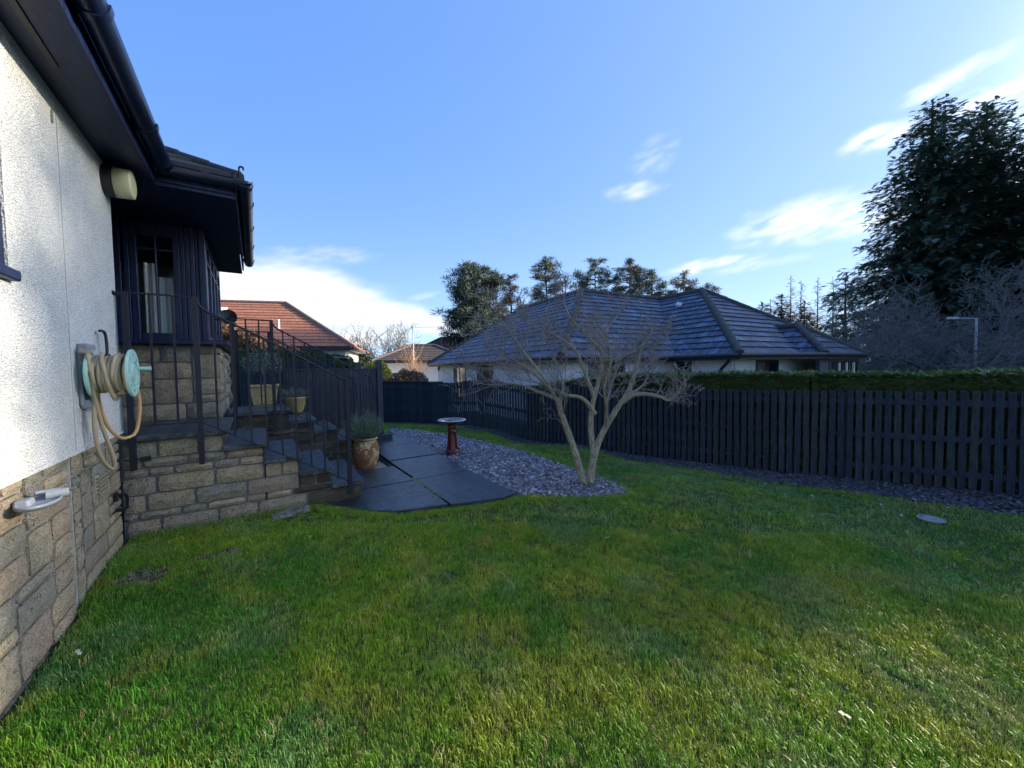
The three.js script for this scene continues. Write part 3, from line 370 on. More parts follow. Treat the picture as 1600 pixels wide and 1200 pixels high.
// ---------------------------------------------------------------- steps
{
  const steps = thing('stone_steps', 'double flight of mossy stone steps with slate treads below the bay', 'steps', [0, 0.2, -4.27]); steps.position.set(0, 0, 0);
  const near = [[-0.94, -0.25, 1.05], [-0.25, 0.05, 0.90], [0.05, 0.335, 0.735], [0.335, 0.62, 0.57], [0.62, 0.905, 0.40]], far = near.map(([a, b, y], i) => [i ? a + 0.61 : -0.31, b + 0.61, y]);
  const flight = (list, z0, z1) => { list.forEach(([a, b, y], i) => {
    mesh('step_core', box(a - (i ? 0.0 : -0.01), b - 0.012, 0.05, y - 0.05, z1 + 0.02, z0 - 0.045), M.mortar, steps);
    const top = rbox(i ? a - 0.012 : a + 0.005, b + 0.022, y - 0.046, y, z1, z0 + 0.022, 0.007); const p = top.attributes.position; for (let k = 0; k < p.count; k++) p.setY(k, p.getY(k) + 0.002 * nz(p.getX(k) * 9, p.getZ(k) * 9)); mesh('tread', top, M.treadSlab, steps); }); };
  flight(near, -4.27, -5.40); flight(far, -5.90, -7.10);
  const lim = (list, y) => { let m = list[0][1]; for (const [, b, t] of list) if (y <= t - 0.045) m = b; return m; };
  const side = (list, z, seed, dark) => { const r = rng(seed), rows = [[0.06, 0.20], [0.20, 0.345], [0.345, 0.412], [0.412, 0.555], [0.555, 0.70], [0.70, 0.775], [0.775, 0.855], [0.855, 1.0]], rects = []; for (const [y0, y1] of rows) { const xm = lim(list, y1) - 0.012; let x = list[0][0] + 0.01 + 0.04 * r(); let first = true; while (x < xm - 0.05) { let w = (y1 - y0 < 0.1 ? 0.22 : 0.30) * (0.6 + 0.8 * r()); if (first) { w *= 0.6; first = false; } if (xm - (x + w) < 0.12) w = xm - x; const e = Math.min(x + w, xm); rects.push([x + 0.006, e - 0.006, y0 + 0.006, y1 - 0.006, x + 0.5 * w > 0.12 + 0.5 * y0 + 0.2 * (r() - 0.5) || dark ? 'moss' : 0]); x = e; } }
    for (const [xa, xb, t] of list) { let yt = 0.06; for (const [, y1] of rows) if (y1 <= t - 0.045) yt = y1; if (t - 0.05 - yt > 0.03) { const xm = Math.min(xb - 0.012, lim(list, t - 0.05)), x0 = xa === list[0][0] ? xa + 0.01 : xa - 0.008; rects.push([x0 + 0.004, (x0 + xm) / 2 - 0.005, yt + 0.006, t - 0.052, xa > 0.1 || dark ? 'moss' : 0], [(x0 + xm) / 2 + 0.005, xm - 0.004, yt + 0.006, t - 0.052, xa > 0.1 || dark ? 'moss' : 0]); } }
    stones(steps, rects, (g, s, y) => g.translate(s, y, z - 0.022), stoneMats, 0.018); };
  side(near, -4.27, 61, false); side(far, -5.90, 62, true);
  // risers: rough stones facing +x
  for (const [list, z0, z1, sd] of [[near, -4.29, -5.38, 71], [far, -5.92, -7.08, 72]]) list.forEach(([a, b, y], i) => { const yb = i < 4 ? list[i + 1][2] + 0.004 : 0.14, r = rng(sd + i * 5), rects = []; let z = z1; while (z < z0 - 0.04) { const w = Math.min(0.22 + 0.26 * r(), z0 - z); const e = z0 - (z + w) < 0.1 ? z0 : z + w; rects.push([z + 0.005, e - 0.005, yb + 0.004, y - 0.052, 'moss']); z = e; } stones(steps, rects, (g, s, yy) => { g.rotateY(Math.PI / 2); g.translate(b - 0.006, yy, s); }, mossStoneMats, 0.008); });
  // fill between the flights
  mesh('planting_soil', box(-0.3, 1.0, 0.06, 0.20, -5.86, -5.42), M.soil, steps);
}
// ---------------------------------------------------------------- railings
function railing(label, z, xs, yTop, yFoot, slope, group) { // xs: wall end, knee, foot of the slope; a level length then a raking length
  const [xa, xk, xe] = xs, t = thing('iron_railing', label, 'railing', [0, 0, 0], 0, group), drop = slope, n1 = Math.max(2, Math.round((xk - xa) / 0.135)), n2 = Math.round((xe - xk) / 0.125);
  mesh('top_rail', merge([bar([xa - 0.04, yTop, z], [xk, yTop, z], 0.026, 0.012), tube([[xk, yTop + 0.004, z], [xk + 0.025, yTop - 0.06, z], [xk + 0.075, yTop - 0.115, z], [xk + 0.15, yTop - 0.155, z], [lerp(xk, xe, 0.5), yTop - drop * 0.56, z], [xe - 0.12, yTop - drop * 0.96, z], [xe - 0.03, yTop - drop * 1.03, z], [xe + 0.02, yTop - drop * 1.12, z], [xe + 0.03, yTop - drop * 1.30, z], [xe + 0.028, yTop - drop * 1.5, z]], 0.0095, 8, 60)]), M.iron, t);
  const yb = yFoot + 0.085; mesh('bottom_rail', merge([bar([xa, yb, z], [xk, yb, z], 0.024, 0.010), bar([xk, yb - 0.0, z], [xe, yb - drop * 1.0 - 0.02, z], 0.024, 0.010)]), M.iron, t);
  for (const [x, y0, y1] of [[xa, yFoot - 0.27, yTop], [xk, yFoot - 0.28, yTop + 0.005], [xe - 0.01, yFoot - drop - 0.06, yTop - drop * 1.0]]) mesh('post', bar([x, y0, z], [x, y1, z], 0.038), M.iron, t);
  for (let i = 1; i < n1; i++) { const x = lerp(xa, xk, i / n1); mesh('baluster', bar([x, yb, z], [x, yTop - 0.005, z], 0.016), M.iron, t); }
  for (let i = 1; i < n2; i++) { const f = i / n2, x = lerp(xk, xe, f); const yt = f < 0.13 ? yTop - 0.13 : yTop - Math.max(0.15, drop * (0.12 + 0.88 * f)) - 0.0; mesh('baluster', bar([x, yb - (drop + 0.02) * f, z], [x, yt + 0.005, z], 0.016), M.iron, t); }
  return t;
}
{
  const a = railing('black iron railing along the near edge of the front flight', -4.235, [-0.84, -0.41, 0.79], 2.20, 1.05, 0.72, 'iron railings of the steps');
  mesh('wall_bracket', merge([bar([-0.92, 2.185, -4.235], [-0.82, 2.185, -4.235], 0.03), rod([-0.90, 2.185, -4.22], [-0.90, 2.185, -4.18], 0.018, 10), bar([-0.80, 0.86, -4.25], [-0.74, 0.86, -4.25], 0.035)]), M.iron, a);
  railing('black iron railing along the front edge of the rear flight, middle one of three', -5.86, [-0.22, 0.19, 1.42], 2.22, 1.05, 0.74, 'iron railings of the steps');
  railing('black iron railing farthest back, along the rear edge of the rear flight', -7.06, [-0.22, 0.19, 1.42], 2.18, 1.05, 0.74, 'iron railings of the steps');
}
// ---------------------------------------------------------------- things on the wall
{
  const l = thing('bulkhead_light', 'round cream bulkhead light on a dark base under the eaves', 'wall light', [-0.898, 3.02, -4.16]);
  mesh('base', rod([0, 0, 0], [0.055, 0, 0], 0.115, 28), M.black, l);
  const d = lathe([[0, 0.163], [0.085, 0.163], [0.101, 0.158], [0.106, 0.148], [0.109, 0.06], [0, 0.06]], 40); d.rotateZ(-Math.PI / 2); mesh('diffuser', d, mat([0.66, 0.64, 0.42], { roughness: 0.35 }), l);
  mesh('fixing_lug', rbox(0, 0.02, 0.09, 0.14, -0.02, 0.02, 0.004), M.black, l);
}
{
  const teal = mat([0.38, 0.62, 0.57], { roughness: 0.4 }), grey = mat([0.22, 0.25, 0.30], { roughness: 0.5 });
  const h = thing('hose_reel', 'pale teal hose reel on a grey bracket fixed to the roughcast wall', 'hose reel', [-0.898, 1.56, -3.47]);
  mesh('wall_bracket', merge([rbox(0, 0.022, -0.20, 0.14, -0.05, 0.075, 0.008), rbox(0.0, 0.055, 0.09, 0.185, -0.06, 0.07, 0.012), rbox(0.0, 0.05, -0.215, -0.16, -0.035, 0.06, 0.01)]), grey, h);
  const disc = (x, r) => { const s = new THREE.Shape(); s.absarc(0, 0, r, 0, Math.PI * 2, false); for (let k = 0; k < 8; k++) { const p = new THREE.Path(), a = k / 8 * Math.PI * 2; p.absellipse(Math.cos(a) * r * 0.77, Math.sin(a) * r * 0.77, 0.014, 0.020, 0, Math.PI * 2, true, a); s.holes.push(p); } const g = new THREE.ExtrudeGeometry(s, { depth: 0.008, bevelEnabled: true, bevelSize: 0.004, bevelThickness: 0.004, bevelSegments: 2, curveSegments: 40 }); g.rotateY(Math.PI / 2); g.translate(x, 0, 0); return g; };
  const back = mesh('drum_flange', disc(0.045, 0.145), teal, h), front = mesh('drum_flange', disc(0.225, 0.150), teal, h);
  mesh('hub_ring', merge([new THREE.TorusGeometry(0.078, 0.005, 6, 32).rotateY(Math.PI / 2).translate(0.238, 0, 0), new THREE.TorusGeometry(0.05, 0.004, 6, 28).rotateY(Math.PI / 2).translate(0.238, 0, 0)]), teal, front);
  mesh('crank_handle', merge([rod([0.232, 0.03, -0.085], [0.30, 0.03, -0.085], 0.013, 12), rod([0.296, 0.03, -0.085], [0.306, 0.03, -0.085], 0.015, 12)]), teal, h);
  mesh('axle', rod([0.02, 0, 0], [0.24, 0, 0], 0.055, 16), teal, h);
  // the hose
  const hose = thing('garden_hose', 'tan rubber garden hose wound on the reel with loops hanging down', 'hose', [-0.898, 1.56, -3.47]), tan = mat([0.40, 0.33, 0.22], { roughness: 0.5 }), tan2 = mat([0.48, 0.30, 0.14], { roughness: 0.45 }), r = rng(31);
  const wind = []; for (let layer = 0; layer < 2; layer++) for (let k = 0; k < 7; k++) { const rad = 0.085 + layer * 0.021 + 0.004 * r(), x = 0.068 + k * 0.023 + 0.003 * r(), sk = 0.012 * (r() - 0.5), pts = []; for (let i = 0; i < 14; i++) { const a = i / 14 * 6.2832; pts.push([x + sk * Math.cos(a + k) + 0.004 * r(), Math.cos(a) * rad * (1 + 0.03 * r()) - 0.006 * layer, Math.sin(a) * rad]); } wind.push(tube(pts, 0.0115, 8, 44, true)); }
  mesh('wound_coils', merge(wind), tan, hose);
  mesh('loose_coil', merge([tube([[0.10, 0.125, 0.02], [0.11, 0.09, 0.085], [0.13, 0.0, 0.115], [0.145, -0.10, 0.10], [0.155, -0.165, 0.05], [0.165, -0.13, 0.0], [0.16, -0.02, 0.118], [0.17, 0.10, 0.08], [0.17, 0.122, 0.0]], 0.0115, 8, 70), tube([[0.18, -0.07, -0.09], [0.15, -0.118, -0.02], [0.17, -0.13, 0.05], [0.21, -0.115, 0.085]], 0.0115, 8, 40), tube([[0.19, 0.115, 0.01], [0.185, 0.08, 0.09], [0.175, -0.02, 0.12], [0.18, -0.10, 0.075], [0.20, -0.12, 0.01]], 0.0115, 8, 40)]), tan, hose);
  mesh('hanging_loop', tube([[0.055, 0.13, 0.09], [0.06, 0.09, 0.115], [0.065, -0.1, 0.075], [0.075, -0.3, 0.02], [0.095, -0.5, -0.055], [0.10, -0.60, -0.095], [0.09, -0.632, -0.10], [0.075, -0.60, -0.055], [0.06, -0.5, 0.02], [0.055, -0.36, 0.05], [0.06, -0.15, 0.05], [0.075, 0.04, 0.09], [0.09, 0.11, 0.05]], 0.0115, 8, 110), tan, hose);
  mesh('hanging_loop', tube([[0.07, -0.05, 0.04], [0.075, -0.2, 0.02], [0.10, -0.36, -0.04], [0.145, -0.435, -0.11], [0.19, -0.42, -0.15], [0.215, -0.33, -0.165], [0.225, -0.15, -0.14], [0.205, -0.02, -0.10]], 0.0105, 8, 90), tan2, hose);
  mesh('hose_connector', merge([rod([0.03, 0.135, 0.10], [0.075, 0.125, 0.088], 0.015, 10), rod([0.02, 0.138, 0.102], [0.035, 0.135, 0.098], 0.019, 10)]), mat([0.3, 0.25, 0.2]), hose);
  const tap = thing('standpipe_hook', 'bent black pipe hook on the wall behind the hose reel', 'hook', [-0.898, 1.70, -3.80]);
  mesh('pipe', tube([[0.0, -0.05, 0.02], [0.03, -0.055, 0.01], [0.04, -0.02, 0], [0.04, 0.12, 0], [0.036, 0.148, 0.012], [0.03, 0.152, 0.06], [0.03, 0.150, 0.075]], 0.009, 8, 50), M.black, tap); mesh('collar', rod([0.04, -0.05, 0], [0.04, -0.005, 0], 0.019, 12), M.black, tap);
  const tap3 = thing('hose_tap', 'small dark outdoor tap beside the hose reel near the wall end', 'tap', [-0.898, 1.66, -4.08]);
  mesh('tap_body', merge([rod([0, 0, 0], [0.07, 0, 0], 0.014, 10), rod([0.06, -0.05, 0], [0.06, 0.02, 0], 0.015, 10), rod([0, 0, 0], [0.008, 0, 0], 0.03, 14)]), M.black, tap3); mesh('tap_handle', merge([rod([0.06, 0.02, 0], [0.06, 0.05, 0], 0.006, 8), rod([0.06, 0.05, -0.03], [0.06, 0.05, 0.03], 0.008, 8)]), M.black, tap3);
  const tap2 = thing('gate_latch_hook', 'black iron hook on the plinth below the hanging hose', 'hook', [-0.905, 0.58, -4.06]);
  mesh('hook', tube([[0, 0.06, 0.03], [0.045, 0.068, 0.02], [0.055, 0.02, 0], [0.05, -0.03, -0.01], [0.055, -0.055, -0.012]], 0.010, 8, 40), M.black, tap2); mesh('plate', rbox(-0.01, 0.012, 0.02, 0.085, 0.0, 0.05, 0.004), M.black, tap2); mesh('plate', rbox(-0.01, 0.045, -0.07, -0.045, -0.03, 0.01, 0.004), M.black, tap2);
  const oval = thing('hose_guide', 'grey plastic oval hose guide fixed to the stone plinth at the left edge', 'hose guide', [-0.905, 0.965, -2.72]), gp = mat([0.30, 0.34, 0.40], { roughness: 0.35 });
  const dish = lathe([[0, -0.012], [0.085, -0.010], [0.105, 0.004], [0.108, 0.016], [0.098, 0.018], [0.085, 0.004], [0, 0.002]], 32); dish.scale(0.62, 0.9, 1.1); dish.translate(0.06, 0, 0.07); mesh('dish', dish, gp, oval);
  mesh('clip', merge([rbox(-0.012, 0.04, -0.02, 0.03, 0.03, 0.10, 0.012), tube([[0.02, 0.03, -0.02], [0.08, 0.028, -0.05], [0.13, 0.022, -0.03]], 0.012, 8, 20), rod([0.06, 0.02, 0.0], [0.13, 0.02, -0.02], 0.022, 12)]), mat([0.36, 0.39, 0.44], { roughness: 0.3 }), oval);
  const sat = thing('satellite_dish', 'dark round satellite dish on the far side of the bay', 'satellite dish', [-0.37, 2.27, -6.2]);
  const sd = lathe([[0, 0], [0.09, 0.012], [0.16, 0.045], [0.165, 0.045], [0.09, 0.005], [0, -0.006]], 28); sd.scale(0.6, 0.6, 0.6); sd.rotateX(Math.PI / 2.3); mesh('reflector', sd.translate(0.10, 0, 0), M.black, sat); mesh('arm', merge([tube([[-0.12, -0.02, 0], [0, -0.03, -0.02], [0.08, -0.02, 0]], 0.014, 8, 20), rod([0.1, -0.13, 0.02], [0.16, -0.12, 0.2], 0.01, 8), rbox(0.13, 0.19, -0.14, -0.09, 0.18, 0.24, 0.01)]), M.black, sat);
}
// ---------------------------------------------------------------- pots and plants
const leafM = (c, tr = 0.2) => new THREE.MeshPhysicalMaterial({ color: lin(...c), roughness: 0.75, transmission: tr, thickness: 0, side: THREE.DoubleSide });
function blades(list) { const P = []; for (const [b, d, len, w, up] of list) { const D = d.clone().normalize(), s = new THREE.Vector3().crossVectors(D, up).normalize().multiplyScalar(w), m = b.clone().addScaledVector(D, len * 0.5), t = b.clone().addScaledVector(D, len); P.push(b.x, b.y, b.z, m.x + s.x, m.y + s.y, m.z + s.z, t.x, t.y, t.z, b.x, b.y, b.z, t.x, t.y, t.z, m.x - s.x, m.y - s.y, m.z - s.z); } const g = new THREE.BufferGeometry(); g.setAttribute('position', new THREE.Float32BufferAttribute(P, 3)); g.computeVertexNormals(); return g; }
const rv = (r) => { const z = 2 * r() - 1, a = r() * 6.2832, s = Math.sqrt(1 - z * z); return new THREE.Vector3(s * Math.cos(a), z, s * Math.sin(a)); };
function rosemary(parent, y, n, h, spread, leafMat, stemMat, seed) { const r = rng(seed), L = [], S = new Limbs(); for (let k = 0; k < n; k++) { const a = r() * 6.283, out = spread * Math.sqrt(r()), top = new THREE.Vector3(Math.cos(a) * out * 1.25, y + h * (0.6 + 0.5 * r()) * (1 - 0.35 * out / spread), Math.sin(a) * out * 1.25), b = new THREE.Vector3(Math.cos(a) * out * 0.45, y, Math.sin(a) * out * 0.45), m = b.clone().lerp(top, 0.5); m.x += Math.cos(a) * out * 0.2; m.z += Math.sin(a) * out * 0.2; S.tube([b, m, top], [0.003, 0.0025, 0.001], 4); for (let i = 0; i < 34; i++) { const f = 0.12 + 0.88 * i / 34, p = f < 0.5 ? b.clone().lerp(m, f * 2) : m.clone().lerp(top, f * 2 - 1), d = rv(r); d.y = Math.abs(d.y) + 0.6; L.push([p, d, 0.026 + 0.016 * r(), 0.0028, rv(r)]); } } mesh('stems', S.geo(), stemMat, parent); mesh('foliage', blades(L), leafMat, parent); }
{
  const terra = mat([0.40, 0.26, 0.16], { map: rep(T.tile, 3), bumpMap: rep(T.grain, 4), bumpScale: 0.003 });
  // jar with a limescale bloom: print of pale patches over the clay
  const bloom = tex(512, 256, (u, v) => { const a = N8(u, v * 0.6) * 0.55 + N32(u, v) * 0.3 + N128(u, v) * 0.15, f = smooth(0.42, 0.52, a) * smooth(0.22, 0.34, v + 0.12 * N16(u, v)), d = 0.8 + 0.3 * N128(u, v); return [lerp(0.60, 0.80, f) * d, lerp(0.42, 0.76, f) * d, lerp(0.28, 0.62, f) * d]; }, true);
  const jar = thing('terracotta_jar', 'weathered terracotta jar with pale bloom beside the foot of the steps', 'pot', [1.25, 0.165, -5.60]);
  mesh('jar', lathe([[0, 0], [0.105, 0], [0.125, 0.03], [0.155, 0.12], [0.175, 0.22], [0.178, 0.29], [0.165, 0.36], [0.142, 0.405], [0.138, 0.42], [0.160, 0.43], [0.164, 0.445], [0.155, 0.455], [0.135, 0.45], [0.128, 0.41], [0, 0.40]], 40), mat([0.80, 0.80, 0.80], { map: bloom, bumpMap: rep(T.grain, 3), bumpScale: 0.004, roughness: 0.9 }), jar);
  mesh('soil', rod([0, 0.40, 0], [0, 0.425, 0], 0.135, 20), M.soil, jar);
  const shrub = thing('rosemary', 'bushy upright rosemary growing in the terracotta jar', 'plant', [1.25, 0.585, -5.60]); rosemary(shrub, 0, 120, 0.46, 0.24, leafM([0.12, 0.24, 0.15]), mat([0.12, 0.12, 0.08]), 4);
  const cream = mat([0.46, 0.42, 0.22], { roughness: 0.55, map: rep(T.tile, 2) });
  const pl = thing('planter', 'tapered yellow planter on the upper landing behind the railings', 'planter', [0.10, 1.052, -6.95]);
  const taper = (w0, w1, h) => { const g = new THREE.CylinderGeometry(w1 * 0.7071, w0 * 0.7071, h, 4, 1); g.rotateY(Math.PI / 4); g.translate(0, h / 2, 0); return boxUV(g.toNonIndexed()); };
  const body = taper(0.28, 0.36, 0.29); body.computeVertexNormals(); mesh('body', body, cream, pl); mesh('rim', merge([rbox(-0.20, 0.20, 0.285, 0.315, 0.165, 0.20), rbox(-0.20, 0.20, 0.285, 0.315, -0.20, -0.165), rbox(-0.20, -0.165, 0.286, 0.314, -0.164, 0.164), rbox(0.165, 0.20, 0.286, 0.314, -0.164, 0.164)]), cream, pl); mesh('soil', box(-0.165, 0.165, 0.27, 0.295, -0.165, 0.165), M.soil, pl);
  const ol = thing('standard_shrub', 'small grey green shrub on a bare stem in the yellow planter', 'plant', [0.10, 1.34, -6.95]); { const S = new Limbs(), r = rng(8), L = []; S.tube([new THREE.Vector3(0, 0, 0), new THREE.Vector3(0.01, 0.12, 0), new THREE.Vector3(-0.01, 0.24, 0.01), new THREE.Vector3(0, 0.4, 0)], [0.011, 0.01, 0.009, 0.006], 6); for (let k = 0; k < 900; k++) { const d = rv(r), rr = 0.23 * Math.cbrt(r()); L.push([new THREE.Vector3(d.x * rr * 1.2, 0.36 + d.y * rr * 0.8, d.z * rr * 1.2), rv(r), 0.035 + 0.02 * r(), 0.006, rv(r)]); } mesh('trunk', S.geo(), mat([0.22, 0.2, 0.17]), ol); mesh('crown', blades(L), leafM([0.14, 0.22, 0.18]), ol); }
  const pot = thing('glazed_pot', 'round ochre glazed pot on the second step of the rear flight', 'pot', [0.50, 0.902, -6.85]); mesh('pot', lathe([[0, 0], [0.085, 0], [0.10, 0.03], [0.155, 0.18], [0.165, 0.235], [0.175, 0.24], [0.176, 0.262], [0.155, 0.262], [0.145, 0.2], [0, 0.19]], 32), mat([0.34, 0.27, 0.12], { roughness: 0.35 }), pot); mesh('soil', rod([0, 0.19, 0], [0, 0.235, 0], 0.15, 18), M.soil, pot);
  const lav = thing('lavender', 'low silvery lavender growing in the ochre glazed pot', 'plant', [0.50, 1.13, -6.85]); rosemary(lav, 0, 60, 0.20, 0.17, leafM([0.17, 0.22, 0.20]), mat([0.15, 0.14, 0.12]), 14);
  // bird bath
  const red = mat([0.085, 0.012, 0.016], { roughness: 0.18 }), bb = thing('bird_bath', 'glossy oxblood ceramic bird bath standing in the slate bed', 'bird bath', [2.60, 0.15, -5.66]);
  mesh('pedestal', lathe([[0, 0], [0.128, 0], [0.132, 0.02], [0.128, 0.05], [0.112, 0.062], [0.112, 0.075], [0.118, 0.085], [0.112, 0.10], [0.092, 0.115], [0.088, 0.13], [0.092, 0.14], [0.084, 0.155], [0.070, 0.34], [0.066, 0.40], [0.074, 0.408], [0.074, 0.42], [0.064, 0.43], [0.062, 0.48], [0.09, 0.525], [0, 0.53]], 36), red, bb);
  const bowl = mesh('bowl', lathe([[0, 0.52], [0.10, 0.525], [0.17, 0.545], [0.215, 0.575], [0.224, 0.588], [0.216, 0.596], [0.200, 0.590], [0.15, 0.566], [0, 0.553]], 44), mat([0.05, 0.06, 0.08], { roughness: 0.15 }), bb);
  mesh('bowl_rim', new THREE.TorusGeometry(0.218, 0.007, 8, 48).rotateX(Math.PI / 2).translate(0, 0.592, 0), mat([0.62, 0.66, 0.66], { roughness: 0.3 }), bowl);
  mesh('water', new THREE.CircleGeometry(0.185, 36).rotateX(-Math.PI / 2).translate(0, 0.583, 0), new THREE.MeshPhysicalMaterial({ color: lin(0.05, 0.07, 0.09), roughness: 0.03, clearcoat: 1 }), bowl);
}
// ---------------------------------------------------------------- fences, gate, hedge
const fenceMats = [[0.022, 0.041, 0.068], [0.017, 0.033, 0.060], [0.031, 0.053, 0.074], [0.026, 0.051, 0.058], [0.036, 0.050, 0.060], [0.020, 0.036, 0.052]].map((c) => mat(c, { map: rep(T.wood, 3, 0.8), bumpMap: rep(T.grain, 2), bumpScale: 0.002, roughness: 0.85 }));
{
  const f = thing('picket_fence', 'long dark stained picket fence curving along the right of the lawn', 'fence'), r = rng(17);
  const pts = fenceLine.slice(1, 8), segs = []; let total = 0; for (let i = 0; i < pts.length - 1; i++) { const l = Math.hypot(pts[i + 1][0] - pts[i][0], pts[i + 1][1] - pts[i][1]); segs.push([total, l, pts[i], pts[i + 1]]); total += l; }
  const at = (s) => { for (const [a, l, p, q] of segs) if (s <= a + l + 1e-6) { const t = (s - a) / l; return [lerp(p[0], q[0], t), lerp(p[1], q[1], t), Math.atan2(-(q[1] - p[1]), q[0] - p[0])]; } };
  const variants = [0, 1, 2, 3].map((k) => { const g = new RoundedBoxGeometry(0.070, 1.24, 0.018, 1, 0.003); const p = g.attributes.position; for (let i = 0; i < p.count; i++) p.setX(i, p.getX(i) + 0.0025 * nz(p.getY(i) * 3, k * 5)); return boxUV(g); });
  const pitch = 0.0985, n = Math.floor(total / pitch);
  for (let i = 0; i < n; i++) { const [x, z, a] = at((i + 0.5) * pitch), y = gy(x, z), m = mesh('picket', variants[i % 4], fenceMats[(r() * 6) | 0], f); m.position.set(x, y + 0.03 + 0.62 + 0.016 * (r() - 0.5), z); m.rotation.set(0, a + 0.03 * (r() - 0.5), 0.018 * (r() - 0.5)); }
  // every second rail length between posts, behind the pickets
  const np = Math.round(total / 1.8); for (let i = 0; i <= np; i++) { const [x, z, a] = at(clamp(i / np * total, 0.01, total - 0.01)), nx = Math.sin(a), n3 = Math.cos(a), y = gy(x, z); const s = -1; const px = x + 0.075 * nx * s, pz = z + 0.075 * n3 * s; mesh('post', put(rbox(-0.045, 0.045, -0.3, 1.24, -0.04, 0.04), px, y, pz, 0, a, 0), fenceMats[0], f);
    if (i < np) { const [x2, z2] = at(clamp((i + 1) / np * total, 0.01, total - 0.01)), y2 = gy(x2, z2), o = 0.030 * s; for (const h of [0.22, 0.66, 1.12]) mesh('rail', bar([x + nx * o, y + h, z + n3 * o], [x2 + nx * o, y2 + h, z2 + n3 * o], 0.034, 0.075), fenceMats[1], f); } }
  const e = thing('board_fence', 'short close boarded dark fence closing the far end of the lawn', 'fence'), [p, q] = [fenceLine[0], fenceLine[1]], len = Math.hypot(q[0] - p[0], q[1] - p[1]), a = Math.atan2(-(q[1] - p[1]), q[0] - p[0]); const L = len + 1.3, dx = (q[0] - p[0]) / len, dz = (q[1] - p[1]) / len, nb = Math.round(L / 0.1);
  for (let i = 0; i < nb; i++) { const s = -1.3 + (i + 0.5) * L / nb, x = p[0] + dx * s, z = p[1] + dz * s, b = mesh('board', variants[i % 4], fenceMats[(r() * 3) | 0], e); b.position.set(x + (i % 2) * 0.012 * dz, gy(x, z) + 0.03 + 0.62, z - (i % 2) * 0.012 * dx); b.scale.set(1.46, 1.02, 1); b.rotation.y = a; }
  for (const h of [0.3, 1.0]) mesh('rail', bar([p[0] - dx * 1.3 + dz * 0.05, gy(...p) + h, p[1] - dz * 1.3 - dx * 0.05], [q[0] + dz * 0.05, gy(...q) + h, q[1] - dx * 0.05], 0.035, 0.08), fenceMats[1], e);
  mesh('capping', bar([p[0] - dx * 1.3, gy(...p) + 1.295, p[1] - dz * 1.3], [q[0], gy(...q) + 1.295, q[1]], 0.06, 0.022), fenceMats[2], e);
}
{ // gate screen behind the rear flight
  const g = thing('side_gate', 'navy blue boarded side gate with tall posts beyond the steps', 'gate'), z = -7.62, blue = mat([0.030, 0.048, 0.085], { map: rep(T.wood, 3, 0.8), roughness: 0.5 }), r = rng(3);
  for (let i = 0; i < 15; i++) { const x = 0.44 + i * 0.0998; mesh('board', rbox(x, x + 0.094, 0.24, 1.575 + 0.0 * r(), z - 0.02 - 0.004 * (i % 2), z - 0.004 * (i % 2), 0.004), blue, g); }
  for (const y of [0.45, 1.0, 1.5]) mesh('rail', rbox(0.44, 1.93, y - 0.04, y + 0.04, z - 0.06, z - 0.025, 0.004), blue, g);
  mesh('capping', rbox(0.40, 1.93, 1.577, 1.60, z - 0.045, z + 0.02, 0.004), blue, g);
  for (const x of [1.99, 1.62]) { const p = mesh('post', rbox(x - 0.05, x + 0.05, 0.15, x > 1.8 ? 1.76 : 1.72, x > 1.8 ? z - 0.05 : z - 0.12, x > 1.8 ? z + 0.05 : z - 0.065, 0.006), blue, g); }
  mesh('post_base', rbox(1.85, 2.16, 0.14, 0.32, z - 0.10, z + 0.20, 0.012), mat([0.05, 0.06, 0.08], { map: rep(T.slab, 2), roughness: 0.7 }), g);
}
// foliage helpers -------------------------------------------------
function spray(seed, n, len, w) { // a flat twig of needles, along +z, drooping
  const r = rng(seed), L = []; for (let i = 0; i < n; i++) { const f = i / n, p = new THREE.Vector3(0.02 * (r() - 0.5), -0.18 * f * f * len, f * len * 0.85), side = i % 2 ? 1 : -1, d = new THREE.Vector3(side * (0.9 - 0.35 * f), -0.10 + 0.25 * (r() - 0.5), 0.75); L.push([p, d, len * (0.42 - 0.26 * f) * (0.8 + 0.4 * r()), w, new THREE.Vector3(0.2 * (r() - 0.5), 1, 0.2 * (r() - 0.5))]); } L.push([new THREE.Vector3(), new THREE.Vector3(0, -0.12, 1), len, w, new THREE.Vector3(0, 1, 0)]); return blades(L); }
function clump(seed, n, rad, len, w) { const r = rng(seed), L = []; for (let i = 0; i < n; i++) { const d = rv(r), p = rv(r).multiplyScalar(rad * 0.55 * Math.cbrt(r())); p.y *= 0.7; d.addScaledVector(p, 1.2 / rad); d.y += 0.25; L.push([p, d, len * (0.7 + 0.6 * r()), w, rv(r)]); } return blades(L); }
function copies(name, geo, material, list, parent) { const m = scatter(name, undefined, geo, material, list); delete m.userData.label; m.name = name; parent.add(m); return m; }
const look = (d) => new THREE.Quaternion().setFromRotationMatrix(new THREE.Matrix4().lookAt(d, new THREE.Vector3(), new THREE.Vector3(0, 1, 0)));
